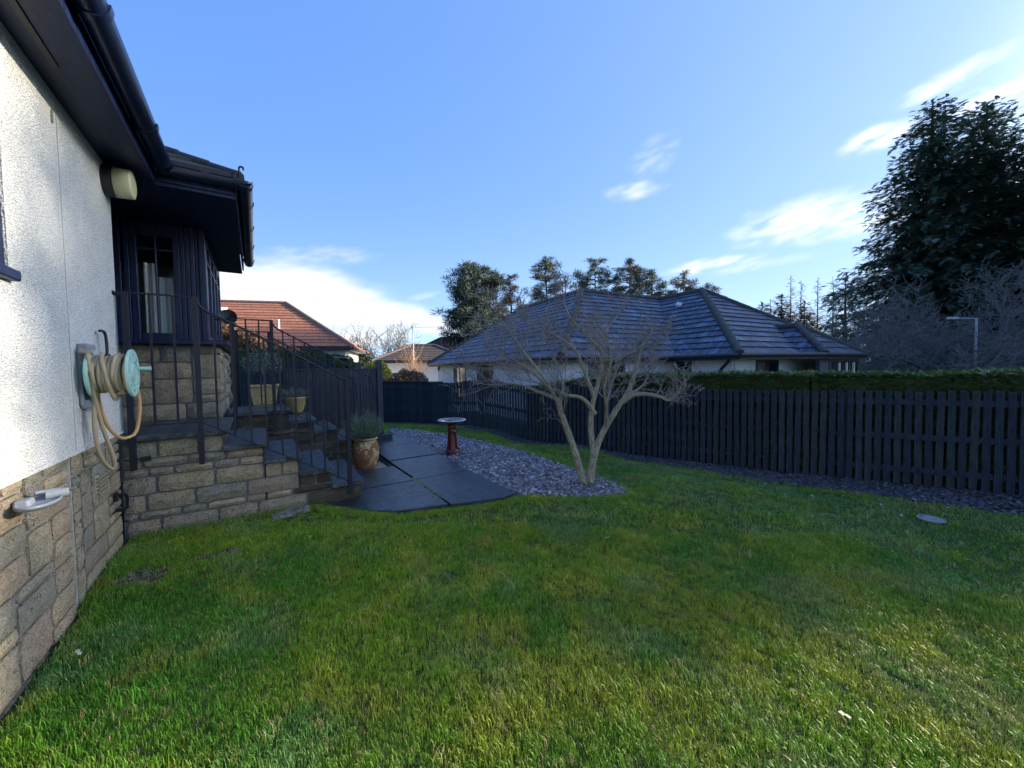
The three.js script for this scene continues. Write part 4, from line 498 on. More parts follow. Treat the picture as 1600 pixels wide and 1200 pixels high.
function hedge(name, label, path, y0, y1, half, dens, colour, seed) { // clipped hedge following a path
  const h = thing(name, label, 'hedge'), r = rng(seed), list = [], core = [];
  for (let i = 0; i < path.length - 1; i++) { const [a, b] = path[i], [c, d] = path[i + 1], len = Math.hypot(c - a, d - b), ux = (c - a) / len, uz = (d - b) / len, nx = -uz, n3 = ux; const t1 = Array.isArray(y1) ? y1[i] : y1, t2 = Array.isArray(y1) ? y1[i + 1] : y1;
    const k = half - 0.06, P = (s, o, y) => [a + ux * s + nx * o, y, b + uz * s + n3 * o]; core.push(quad(P(0, -k, t1 - 0.055), P(len, -k, t2 - 0.055), P(len, k, t2 - 0.055), P(0, k, t1 - 0.055)), quad(P(0, -k, y0), P(len, -k, y0), P(len, -k, t2 - 0.055), P(0, -k, t1 - 0.055)), quad(P(0, k, y0), P(len, k, y0), P(len, k, t2 - 0.055), P(0, k, t1 - 0.055)));
    const n = Math.round(len * dens); for (let q = 0; q < n; q++) { const s = r() * len, top = lerp(t1, t2, s / len), f = r(); let o, y, dir; if (f < 0.36) { o = (r() * 2 - 1) * half; y = top - 0.05 + 0.03 * nz(s * 4, o * 4) + 0.02 * r(); dir = new THREE.Vector3(r() - 0.5, 0.1 + 0.3 * r(), r() - 0.5); } else { const sg = f < 0.82 ? 1 : -1; o = sg * (half - 0.05 + 0.05 * r() + 0.03 * nz(s * 3, top)); y = lerp(y0, top, Math.pow(r(), 0.55)); dir = new THREE.Vector3(nx * sg + 0.9 * (r() - 0.5), 0.3 * (r() - 0.2), n3 * sg + 0.9 * (r() - 0.5)); } const p = P(s, o, y), sc = 0.7 + 0.6 * r(), c = colour(r); list.push([...p, look(dir.normalize()), sc, sc, sc, c]); } }
  mesh('hedge_core', merge(core), mat([0.07, 0.12, 0.035], { roughness: 1 }), h); copies('foliage', spray(seed + 1, 12, 0.10, 0.006), leafM([1, 1, 1], 0.12), list, h); return h;
}
{
  const path = [[5.62, -7.4], [6.12, -5.5], [6.76, -3.7], [7.26, -2.45], [7.92, -1.12], [8.26, -0.28], [9.0, 1.75], [9.64, 3.7]];
  hedge('clipped_hedge', 'clipped green conifer hedge standing behind the picket fence', path, -0.3, [1.1, 1.38, 1.40, 1.40, 1.38, 1.43, 1.58, 1.58], 0.36, 5200, (r) => { const k = 0.55 + 0.8 * r(); return r() < 0.06 ? [0.24 * k, 0.19 * k, 0.09 * k] : [0.115 * k, 0.21 * k, 0.05 * k]; }, 90);
}

// ---------------------------------------------------------------- the bare tree in the slate bed
const vec = (x, y, z) => new THREE.Vector3(x, y, z);
function resample(pts, n) { const c = new THREE.CatmullRomCurve3(pts, false, 'centripetal'); return c.getPoints(n); }
function branchOut(out, start, dir, len, rad, r, lvl, opt) { // wiggly branch with children
  const n = 6, pts = [start.clone()], d = dir.clone().normalize(), p = start.clone(), up = opt.up ?? 0.1;
  for (let i = 1; i <= n; i++) { d.addScaledVector(rv(r), opt.wig ?? 0.28); d.y += up * 0.5; d.normalize(); p.addScaledVector(d, len / n); pts.push(p.clone()); }
  const end = Math.max(opt.min, rad * 0.35), radii = pts.map((_, i) => lerp(rad, end, i / n)); (lvl >= opt.thick ? out.fine : out.coarse).tube(pts, radii, lvl >= opt.thick ? 3 : 5);
  if (lvl >= opt.levels) return; const kids = opt.kids[lvl] ?? 3;
  for (let k = 0; k < kids; k++) { const f = 0.25 + 0.75 * (k + r()) / kids, i = Math.min(n - 1, Math.floor(f * n)), q = pts[i].clone().lerp(pts[i + 1], f * n - i), t = pts[i + 1].clone().sub(pts[i]).normalize(), s = rv(r); s.addScaledVector(t, -s.dot(t)).normalize(); const nd = t.multiplyScalar(0.55).addScaledVector(s, 0.8); nd.y += opt.lift ?? 0.15; branchOut(out, q, nd, len * (0.42 + 0.3 * r()), Math.max(opt.min, lerp(rad, end, f) * 0.6), r, lvl + 1, opt); }
}
{
  const t = thing('bare_tree', 'small leafless fruit tree with forked pale trunk in the slate bed', 'tree', [3.24, 0.11, -3.27], -33.7 * R), r = rng(123), S = 1 / 139;
  const L = (a) => a.map(([x, y, d]) => vec((x - 918) * S, (762 - y) * S, -(d ?? 0)));
  const bark = mat([0.34, 0.335, 0.285], { map: rep(T.bark, 3, 2), bumpMap: rep(T.grain, 2), bumpScale: 0.004, roughness: 0.9 }), twigM = mat([0.20, 0.19, 0.185], { roughness: 0.9 });
  const stems = [['trunk', [[916, 772, 0], [911, 752, 0], [902, 716, 0], [888, 672, -0.03], [876, 640, -0.06], [868, 610, -0.08]], 0.052, 0.031], ['trunk', [[920, 774, 0.0], [923, 750, 0.02], [931, 705, 0.04], [944, 672, 0.04], [966, 632, 0.0], [985, 600, -0.04], [996, 565, -0.06], [1004, 532, -0.1], [1022, 500, -0.12]], 0.057, 0.013], ['limb', [[930, 705, 0.04], [927, 668, 0.1], [930, 630, 0.14], [941, 590, 0.16], [948, 560, 0.18], [949, 530, 0.18], [956, 500, 0.18], [972, 480, 0.2], [986, 462, 0.22]], 0.042, 0.008],
    ['limb', [[948, 532, 0.18], [932, 518, 0.16], [912, 496, 0.16], [893, 472, 0.2], [886, 440, 0.24], [884, 412, 0.26]], 0.022, 0.004], ['limb', [[934, 612, 0.14], [916, 570, 0.05], [898, 532, -0.02], [868, 511, -0.05], [838, 500, -0.1], [812, 480, -0.16]], 0.026, 0.006], ['limb', [[935, 640, 0.13], [912, 613, 0.05], [882, 606, -0.02], [856, 594, -0.1], [826, 566, -0.2], [792, 545, -0.3], [762, 528, -0.35]], 0.030, 0.006],
    ['limb', [[868, 612, -0.08], [838, 600, 0.06], [800, 588, 0.2], [760, 590, 0.32], [722, 584, 0.4]], 0.024, 0.005], ['limb', [[870, 620, -0.08], [850, 585, -0.25], [816, 540, -0.4], [790, 505, -0.5], [770, 470, -0.55]], 0.022, 0.005], ['limb', [[972, 622, 0], [994, 606, -0.12], [1022, 608, -0.25], [1036, 614, -0.30], [1046, 604, -0.34], [1054, 584, -0.38]], 0.030, 0.006], ['limb', [[962, 634, 0.0], [990, 612, 0.15], [1026, 592, 0.3], [1040, 566, 0.40], [1050, 540, 0.46]], 0.024, 0.005],
    ['limb', [[948, 552, 0.18], [970, 548, 0.1], [1004, 536, 0.0], [1030, 522, -0.08], [1044, 494, -0.1]], 0.017, 0.004], ['limb', [[872, 625, -0.08], [882, 585, 0.2], [872, 545, 0.4], [858, 505, 0.55], [850, 470, 0.6]], 0.020, 0.005], ['limb', [[950, 660, 0.04], [962, 620, 0.3], [985, 570, 0.5], [1010, 520, 0.6]], 0.022, 0.005], ['limb', [[950, 660, 0.04], [940, 625, -0.3], [930, 590, -0.5], [935, 550, -0.65], [925, 510, -0.7]], 0.022, 0.005]];
  const out = { coarse: new Limbs(), fine: new Limbs() }, opt = { levels: 3, thick: 1, min: 0.0028, kids: [4, 4, 3], wig: 0.22, up: 0.05, lift: 0.16 };
  stems.forEach(([name, pts, r0, r1], i) => {
    const c = resample(L(pts), 22), rad = c.map((_, k) => lerp(r0, r1, Math.pow(k / 22, 0.8)) * (1 + 0.05 * nz(k * 0.9, i * 3.1)) + (i < 2 && k < 3 ? 0.018 * (1 - k / 3) : 0)), B = new Limbs(); c.forEach((p, k) => { if (k) { p.x += 0.006 * nz(k, i); p.z += 0.006 * nz(i, k); } }); B.tube(c, rad, i < 3 ? 12 : 8); mesh(name, B.geo(), bark, t);
    const from = i < 2 ? 0.62 : 0.3, m = i === 0 ? 5 : i < 3 ? 12 : 15; for (let k = 0; k < m; k++) { const f = from + (1 - from) * (k + r()) / m, q = c[Math.min(22, Math.round(f * 22))], tt = c[Math.min(22, Math.round(f * 22) + 1)].clone().sub(c[Math.max(0, Math.round(f * 22) - 1)]).normalize(), s = rv(r); s.addScaledVector(tt, -s.dot(tt)).normalize(); const d = tt.multiplyScalar(0.7).addScaledVector(s, 0.75); d.y += q.y > 1.75 ? 0.05 : 0.38; d.x += q.x < 0 ? -0.2 : 0; branchOut(out, q, d, (0.24 + 0.28 * r()) * (q.y > 1.75 ? 0.6 : 1) * (q.x > 0.55 ? 0.5 : 1), 0.0072, r, 1, opt); } });
  for (const [x, h] of [[884, 0.18], [890, 0.26], [896, 0.22], [902, 0.14], [880, 0.12]]) branchOut(out, L([[x, 440, 0.24]])[0], vec(0.05 * (r() - 0.5), 1, 0), h, 0.005, r, 2, { ...opt, wig: 0.08, up: 0.3 });
  mesh('twigs', out.fine.geo(), twigM, t);
  const ml = []; for (let k = 0; k < 420; k++) { const a = r() * 6.283, h = r() * r() * 0.14, s = 0.006 + 0.008 * r(); ml.push([Math.cos(a) * (0.092 - 0.12 * h) + 0.008, h - 0.03, Math.sin(a) * (0.086 - 0.12 * h), qE(r() * 3, r() * 6, 0), s, s, s, [0.05 + 0.05 * r(), 0.07 + 0.05 * r(), 0.02]]); }
  copies('moss', new THREE.IcosahedronGeometry(1, 0), mat([1, 1, 1]), ml, t);
}

// ---------------------------------------------------------------- neighbouring houses
const UP = vec(0, 1, 0);
function roofFace(parent, A, B, C, D, mats, gauge, name = 'tile_course', lift = 0.035) { // eave A-B, top D-C (C above B), in overlapping courses
  const a = V3(A), b = V3(B), c = V3(C), d = V3(D), e = b.clone().sub(a), n = e.clone().cross(d.clone().sub(a)).normalize(); if (n.y < 0) n.negate();
  const h = Math.max(c.clone().sub(b).length(), 0.01), s = e.clone().normalize(), w = d.clone().sub(a), slope = w.clone().addScaledVector(s, -w.dot(s)).length(), k = Math.max(1, Math.round(slope / gauge)), r = rng((A[0] * 97 + A[2] * 31) | 0);
  for (let i = 0; i < k; i++) { const t0 = i / k, t1 = Math.min(1, (i + 1.12) / k), P = (u, v, o) => a.clone().lerp(d, v).lerp(b.clone().lerp(c, v), u).addScaledVector(n, o).toArray(), lo = lift * (0.9 + 0.2 * r());
    const u = quad(P(0, t0, lo), P(1, t0, lo), P(1, t1, 0.004), P(0, t1, 0.004)), f = quad(P(0, t0, lo), P(1, t0, lo), P(1, t0, -0.01), P(0, t0, -0.01)); const uv = u.attributes.uv, p = u.attributes.position; for (let q = 0; q < uv.count; q++) { const v = vec(p.getX(q), p.getY(q), p.getZ(q)); uv.setXY(q, v.clone().sub(a).dot(s) + i * 0.37, v.sub(a).length() * 0.5 + i * 1.31); } mesh(name, merge([u, f]), mats[i % mats.length], parent); }
}
function ridge(parent, A, B, m, rad = 0.11, step = 0.42, name = 'ridge_tile') { const a = V3(A), b = V3(B), len = a.distanceTo(b), n = Math.max(1, Math.round(len / step)), q = new THREE.Quaternion().setFromUnitVectors(UP, b.clone().sub(a).normalize()), g = new THREE.CylinderGeometry(rad * 0.93, rad, len / n * 1.06, 7, 1); for (let i = 0; i < n; i++) { const o = mesh(name, g, m, parent); o.position.copy(a.clone().lerp(b, (i + 0.5) / n)); o.position.y -= rad * 0.35; o.quaternion.copy(q); } }
{
  const cb = Math.cos(28.5 * R), sb = Math.sin(28.5 * R), ra = [-sb, cb], be = [cb, sb]; // house axes in the plan: along (away) and across (right)
  const eY = 1.84, rY = 4.32, pl = (p, y) => { const [x, z] = plan(...p); return [x, y, z]; }, off = (p, m, n) => [p[0] + ra[0] * m + be[0] * n, p[1] + ra[1] * m + be[1] * n];
  const A = [7.1, 14.35], R2 = off(A, 1.95, 0), R1 = off(R2, 0, -4.05), Q = off(R1, 4.3, 0), w = 3.5;
  const frost = [mat([0.31, 0.39, 0.55], { map: rep(T.frost, 0.9, 1.4), roughness: 0.55 }), mat([0.25, 0.33, 0.48], { map: rep(T.frost, 1.1, 1.7), roughness: 0.55 }), mat([0.33, 0.42, 0.58], { map: rep(T.frost, 0.8, 1.2), roughness: 0.5 })], capM = mat([0.075, 0.085, 0.085], { map: rep(T.tile, 2), roughness: 0.9 });
  const h = thing('neighbour_house', 'white bungalow with a frosted dark hipped roof beyond the fence', 'house');
  const K = off(R1, -w, -w), Lc = off(Q, w, -w), Vb = off(R2, -w, -w), Kd = off(A, -w, -w), Rd = off(A, -w, w), Rb = off(A, w + 2, w), Lb = off(Q, w, w);
  roofFace(h, pl(Lc, eY), pl(K, eY), pl(R1, rY), pl(Q, rY), frost, 0.30);                    // left long face
  roofFace(h, pl(K, eY), pl(Vb, eY), pl(R2, rY), pl(R1, rY), frost, 0.30);                   // middle face
  roofFace(h, pl(Vb, eY), pl(Kd, eY), pl(A, rY), pl(R2, rY), frost, 0.30);                   // left side of the near wing
  roofFace(h, pl(Kd, eY), pl(Rd, eY), pl(A, rY), pl(A, rY), frost, 0.30);                    // hipped end of the near wing
  roofFace(h, pl(Rd, eY), pl(Rb, eY), pl(R2, rY), pl(A, rY), frost, 0.30); roofFace(h, pl(Lb, eY), pl(Lc, eY), pl(Q, rY), pl(Q, rY), frost, 0.30); roofFace(h, pl(Rb, eY), pl(Lb, eY), pl(Q, rY), pl(R2, rY), frost, 0.30);
  const hips = [[Lc, Q, eY, rY], [Q, R1, rY, rY], [K, R1, eY, rY], [R1, R2, rY, rY], [R2, A, rY, rY], [Kd, A, eY, rY], [Rd, A, eY, rY]]; for (const [p, q, a, b] of hips) ridge(h, pl(p, a + 0.05), pl(q, b + 0.06), capM);
  mesh('valley', bar(pl(Vb, eY + 0.02), pl(R2, rY - 0.02), 0.16, 0.02), mat([0.2, 0.22, 0.26]), h);
  // the small projecting porch roof on the right
  const f0 = off(Kd, -0.57, 2.98), f1 = off(f0, 0, 2.6), fa = off(f0, 1.3, 1.3), fY = eY + 0.92, fb = off(fa, 1.6, 0); const g0 = off(f0, 2.6, 0), g1 = off(f1, 2.6, 0);
  roofFace(h, pl(g0, eY - 0.02), pl(f0, eY - 0.02), pl(fa, fY), pl(fb, fY), frost, 0.30); roofFace(h, pl(f0, eY - 0.02), pl(f1, eY - 0.02), pl(fa, fY), pl(fa, fY), frost, 0.30); roofFace(h, pl(f1, eY - 0.02), pl(g1, eY - 0.02), pl(fb, fY), pl(fa, fY), frost, 0.30);
  ridge(h, pl(f0, eY + 0.03), pl(fa, fY + 0.05), capM); ridge(h, pl(f1, eY + 0.03), pl(fa, fY + 0.05), capM); ridge(h, pl(fa, fY + 0.05), pl(fb, fY + 0.05), capM);
  // walls, fascias, gutters
  const white = mat([0.86, 0.87, 0.88], { map: rep(T.roughcastColour, 0.6), roughness: 0.95 }), i = 0.42;
  const inn = { L: off(Lc, -i, i), K: off(K, i, i), Vb: off(Vb, i, i - 0.0), Kd: off(Kd, i, i), Rd: off(Rd, i, -i), Rb: off(Rb, -i, -i), Lb: off(Lb, -i, -i) };
  const wallQ = (p, q, y0 = -1, y1 = eY - 0.05, m = white, name = 'wall') => mesh(name, (() => { const a = V3(pl(p, y0)), b = V3(pl(q, y0)), d = b.clone().sub(a), g = new THREE.BoxGeometry(d.length(), y1 - y0, 0.12); g.applyMatrix4(new THREE.Matrix4().makeRotationY(Math.atan2(-d.z, d.x))); g.translate((a.x + b.x) / 2, (y0 + y1) / 2, (a.z + b.z) / 2); return boxUV(g); })(), m, h);
  wallQ(inn.L, inn.K); wallQ(inn.K, inn.Vb); wallQ(inn.Vb, inn.Kd); wallQ(inn.Kd, inn.Rd); wallQ(inn.Rd, inn.Rb); wallQ(inn.Rb, inn.Lb); wallQ(inn.Lb, inn.L);
  const porch0 = off(f0, 0.3, 0.25), porch1 = off(f1, 0.3, -0.25); 
  const fas = mat([0.03, 0.035, 0.045], { roughness: 0.5 }); for (const [p, q] of [[Lc, K], [K, Vb], [Vb, Kd], [Kd, f0], [f0, f1]]) { const k = off(p, 0.03, 0.03), l = off(q, 0.03, 0.03); mesh('fascia', bar(pl(k, eY - 0.07), pl(l, eY - 0.07), 0.03, 0.15), p === Lc ? mat([0.30, 0.24, 0.19], { roughness: 0.7 }) : fas, h); mesh('gutter', rod(pl(off(p, -0.03, -0.03), eY - 0.03), pl(off(q, -0.03, -0.03), eY - 0.03), 0.055, 8), fas, h); }
  mesh('soffit', merge([quad(pl(Lc, eY - 0.13), pl(K, eY - 0.13), pl(inn.K, eY - 0.13), pl(inn.L, eY - 0.13)), quad(pl(K, eY - 0.13), pl(Vb, eY - 0.13), pl(inn.Vb, eY - 0.13), pl(inn.K, eY - 0.13)), quad(pl(Vb, eY - 0.13), pl(Kd, eY - 0.13), pl(inn.Kd, eY - 0.13), pl(inn.Vb, eY - 0.13)), quad(pl(Kd, eY - 0.13), pl(Rd, eY - 0.13), pl(inn.Rd, eY - 0.13), pl(inn.Kd, eY - 0.13)), quad(pl(f0, eY - 0.13), pl(f1, eY - 0.13), pl(off(f1, 2, 0), eY - 0.13), pl(off(f0, 2, 0), eY - 0.13))]), mat([0.2, 0.18, 0.16]), h);
  // windows: dark timber frames with panes proud of the wall
  const houseGlass = new THREE.MeshStandardMaterial({ color: lin(0.012, 0.016, 0.022), roughness: 0.22 });
  function window(p, q, y0, y1, lights, label) { const a = V3(pl(p, y0)), b = V3(pl(q, y0)), d = b.clone().sub(a), len = d.length(), g = new THREE.Group(); g.name = 'window'; g.position.copy(a); g.rotation.y = Math.atan2(-d.z, d.x); h.add(g); const H = y1 - y0, fw = 0.07, fr = [box(0, fw, 0, H, 0.0, 0.09), box(len - fw, len, 0, H, 0, 0.09), box(fw, len - fw, 0, fw, 0, 0.09), box(fw, len - fw, H - fw, H, 0, 0.09)]; for (let k = 1; k < lights; k++) fr.push(box(len * k / lights - 0.035, len * k / lights + 0.035, fw, H - fw, 0.002, 0.088)); mesh('frame', merge(fr), fas, g); for (let k = 0; k < lights; k++) mesh('pane', box(len * k / lights + 0.04, len * (k + 1) / lights - 0.04, fw, H - fw, 0.066, 0.072), houseGlass, g); mesh('curtain', box(fw, len * 0.3, fw, H - fw, 0.073, 0.0735), mat([0.10, 0.115, 0.13]), g); return g; }
  const along = (p, q, t) => [lerp(p[0], q[0], t), lerp(p[1], q[1], t)];
  window(along(inn.L, inn.K, 0.22), along(inn.L, inn.K, 0.36), 0.3, eY - 0.16, 2); window(along(inn.L, inn.K, 0.47), along(inn.L, inn.K, 0.60), 0.5, eY - 0.16, 2);
  window(along(inn.K, inn.Vb, 0.18), along(inn.K, inn.Vb, 0.5), 0.5, eY - 0.16, 2); window(along(inn.Vb, inn.Kd, 0.1), along(inn.Vb, inn.Kd, 0.38), 0.5, eY - 0.16, 1); window(along(inn.Kd, inn.Rd, 0.15), along(inn.Kd, inn.Rd, 0.33), 0.4, eY - 0.16, 2);
  window(off(f0, 0.25, 0.06), off(f1, 0.25, -0.1), 0.0, eY - 0.16, 4); for (const [k, c] of [[0.46, 0], [0.64, 0], [0.82, 0]]) mesh('curtain', (() => { const [x, z] = plan(...off(f0, 0.15, 2.6 * k)); return box(x - 0.05, x + 0.05, 0.1, eY - 0.26, z - 0.02, z + 0.02); })(), mat([0.62, 0.62, 0.58]), h);
  const dp = pl(off(inn.Kd, 0.3, -0.07), 0); mesh('downpipe', tube([[dp[0], eY - 0.08, dp[2] + 0.25], [dp[0], eY - 0.2, dp[2] + 0.2], [dp[0], eY - 0.42, dp[2]], [dp[0], eY - 0.6, dp[2]], [dp[0], -1, dp[2]]], 0.045, 8, 40), fas, h);
  const d2 = pl(off(inn.L, 0.06, 0.06), 0); mesh('downpipe', tube([[d2[0] - 0.2, eY - 0.08, d2[2] + 0.3], [d2[0] - 0.18, eY - 0.25, d2[2] + 0.25], [d2[0], eY - 0.45, d2[2] + 0.05], [d2[0], eY - 0.65, d2[2] + 0.05], [d2[0], -1, d2[2] + 0.05]], 0.045, 8, 40), fas, h);
  const vp = pl(off(A, 0.3, -0.9), rY - 0.55); mesh('roof_vent', put(rbox(-0.16, 0.16, -0.03, 0.06, -0.1, 0.1, 0.02), vp[0], vp[1] + 0.02, vp[2], 0.3, 0.5, 0.3), mat([0.5, 0.53, 0.58]), h);
}
function hippedHouse(name, label, o, turn, len, dep, eY, rise, roofM, wallM, capM, windows = [], gauge = 0.3) { // simple hipped house: origin at the near-left eave corner
  const h = thing(name, label, 'house', o, turn), w = dep / 2, ro = (x, y, z) => [x, y, z];
  roofFace(h, ro(0, eY, 0), ro(len, eY, 0), ro(len - w, eY + rise, -w), ro(w, eY + rise, -w), roofM, gauge); roofFace(h, ro(len, eY, 0), ro(len, eY, -dep), ro(len - w, eY + rise, -w), ro(len - w, eY + rise, -w), roofM, gauge); roofFace(h, ro(0, eY, -dep), ro(0, eY, 0), ro(w, eY + rise, -w), ro(w, eY + rise, -w), roofM, gauge); roofFace(h, ro(len, eY, -dep), ro(0, eY, -dep), ro(w, eY + rise, -w), ro(len - w, eY + rise, -w), roofM, gauge);
  ridge(h, ro(0, eY + 0.04, 0), ro(w, eY + rise + 0.05, -w), capM); ridge(h, ro(len, eY + 0.04, 0), ro(len - w, eY + rise + 0.05, -w), capM); ridge(h, ro(w, eY + rise + 0.05, -w), ro(len - w, eY + rise + 0.05, -w), capM);
  mesh('wall', box(0.4, len - 0.4, -2, eY - 0.03, -dep + 0.4, -0.4), wallM, h); mesh('fascia', merge([box(0, len, eY - 0.17, eY - 0.01, 0.0, 0.03), box(len, len + 0.03, eY - 0.17, eY - 0.01, -dep, -0.0), box(-0.03, 0, eY - 0.17, eY - 0.01, -dep, 0)]), mat([0.03, 0.035, 0.05]), h); mesh('soffit', box(0.01, len - 0.01, eY - 0.15, eY - 0.13, -dep + 0.01, -0.01), mat([0.25, 0.25, 0.26]), h);
  for (const [a, b, y0, y1] of windows) { const g = new THREE.Group(); g.name = 'window'; h.add(g); mesh('frame', merge([box(a, a + 0.07, y0, y1, -0.42, -0.33), box(b - 0.07, b, y0, y1, -0.42, -0.33), box(a + 0.07, b - 0.07, y0, y0 + 0.07, -0.42, -0.33), box(a + 0.07, b - 0.07, y1 - 0.07, y1, -0.42, -0.33)]), mat([0.05, 0.035, 0.03]), g); mesh('pane', box(a + 0.07, b - 0.07, y0 + 0.07, y1 - 0.07, -0.39, -0.38), M.darkGlass, g); }
  return h;
}
{
  const redM = [[0.42, 0.18, 0.105], [0.38, 0.155, 0.095], [0.46, 0.205, 0.125]].map((c) => mat(c, { map: rep(T.tile, 1.6), roughness: 0.9 })), cap = mat([0.30, 0.20, 0.16], { map: rep(T.tile, 2) }), white = mat([0.74, 0.74, 0.74], { roughness: 0.95 });
  // red tiled bungalow: near-right eave corner seen at the end of the hip
  const [rx, rz] = plan(-7.5, 18.2); const turn = -19 * R, len = 13, [ux, uz] = [Math.cos(turn), -Math.sin(turn)];
  const red = hippedHouse('red_roof_house', 'sunlit bungalow with red brown tiled hip roof behind the steps', [rx - ux * len, 0, rz - uz * len], turn, len, 7.6, 2.72, 2.55, redM, white, cap, [[10.6, 11.6, 1.1, 2.5]]);
  mesh('soil_pipe', rod([9.5, 3.3, -1.4], [9.5, 4.1, -1.4], 0.06, 8), mat([0.7, 0.7, 0.7]), red); mesh('roof_light', put(rbox(-0.35, 0.35, -0.04, 0.04, -0.2, 0.2, 0.01), 6.4, 4.75, -2.9, 0.58, 0, 0), mat([0.7, 0.7, 0.72], { roughness: 0.3 }), red);
  const darkM = [[0.075, 0.062, 0.06], [0.085, 0.07, 0.066]].map((c) => mat(c, { map: rep(T.tile, 1.6), roughness: 0.9 })), dcap = mat([0.09, 0.075, 0.07]);
  const [gx, gz] = plan(-9.1, 25); hippedHouse('garage', 'low white garage with a dark brown tiled roof in the distance', [gx, 0, gz], -20 * R, 6.6, 5, 2.2, 1.15, darkM, white, dcap, []);
  const [hx, hz] = plan(-9.6, 31); hippedHouse('far_bungalow', 'farthest bungalow, only its dark hipped roof showing above the garage', [hx, 0, hz], -30 * R, 9.5, 7, 2.3, 2.1, darkM, white, dcap, []);
  // aerial on the far side of the fence
  const [ax, az] = plan(-5.6, 22); const an = thing('television_aerial', 'thin pale television aerial on a mast left of the frosted roof', 'aerial', [ax, 0, az], -30 * R); mesh('mast', rod([0, -0.6, 0], [0, 4.1, 0], 0.03, 8), mat([0.55, 0.55, 0.55]), an); mesh('boom', rod([-0.15, 4.0, 0], [1.3, 4.0, 0], 0.016, 6), mat([0.5, 0.5, 0.5]), an); for (let k = 0; k < 9; k++) mesh('element', rod([0.1 + k * 0.14, 4.0, -0.16], [0.1 + k * 0.14, 4.0, 0.16], 0.006, 5), mat([0.5, 0.5, 0.5]), an); mesh('reflector', merge([rod([-0.1, 4.0, 0], [0.05, 4.32, 0], 0.012, 5), rod([-0.1, 4.0, 0], [0.08, 3.7, 0], 0.012, 5)]), mat([0.5, 0.5, 0.5]), an);
  const [lx, lz] = plan(19.3, 16), lp = thing('lamp_post', 'slim grey street lamp showing through the bare tree on the right', 'street lamp', [lx, 0, lz], -33.7 * R); mesh('column', rod([0, -1, 0], [0, 3.35, 0], 0.055, 8, 0.04), mat([0.42, 0.46, 0.48]), lp); mesh('arm', rod([0, 3.32, 0], [-0.85, 3.36, 0], 0.025, 6), mat([0.42, 0.46, 0.48]), lp); mesh('lantern', rbox(-1.2, -0.8, 3.30, 3.40, -0.07, 0.07, 0.03), mat([0.5, 0.52, 0.53]), lp);
}

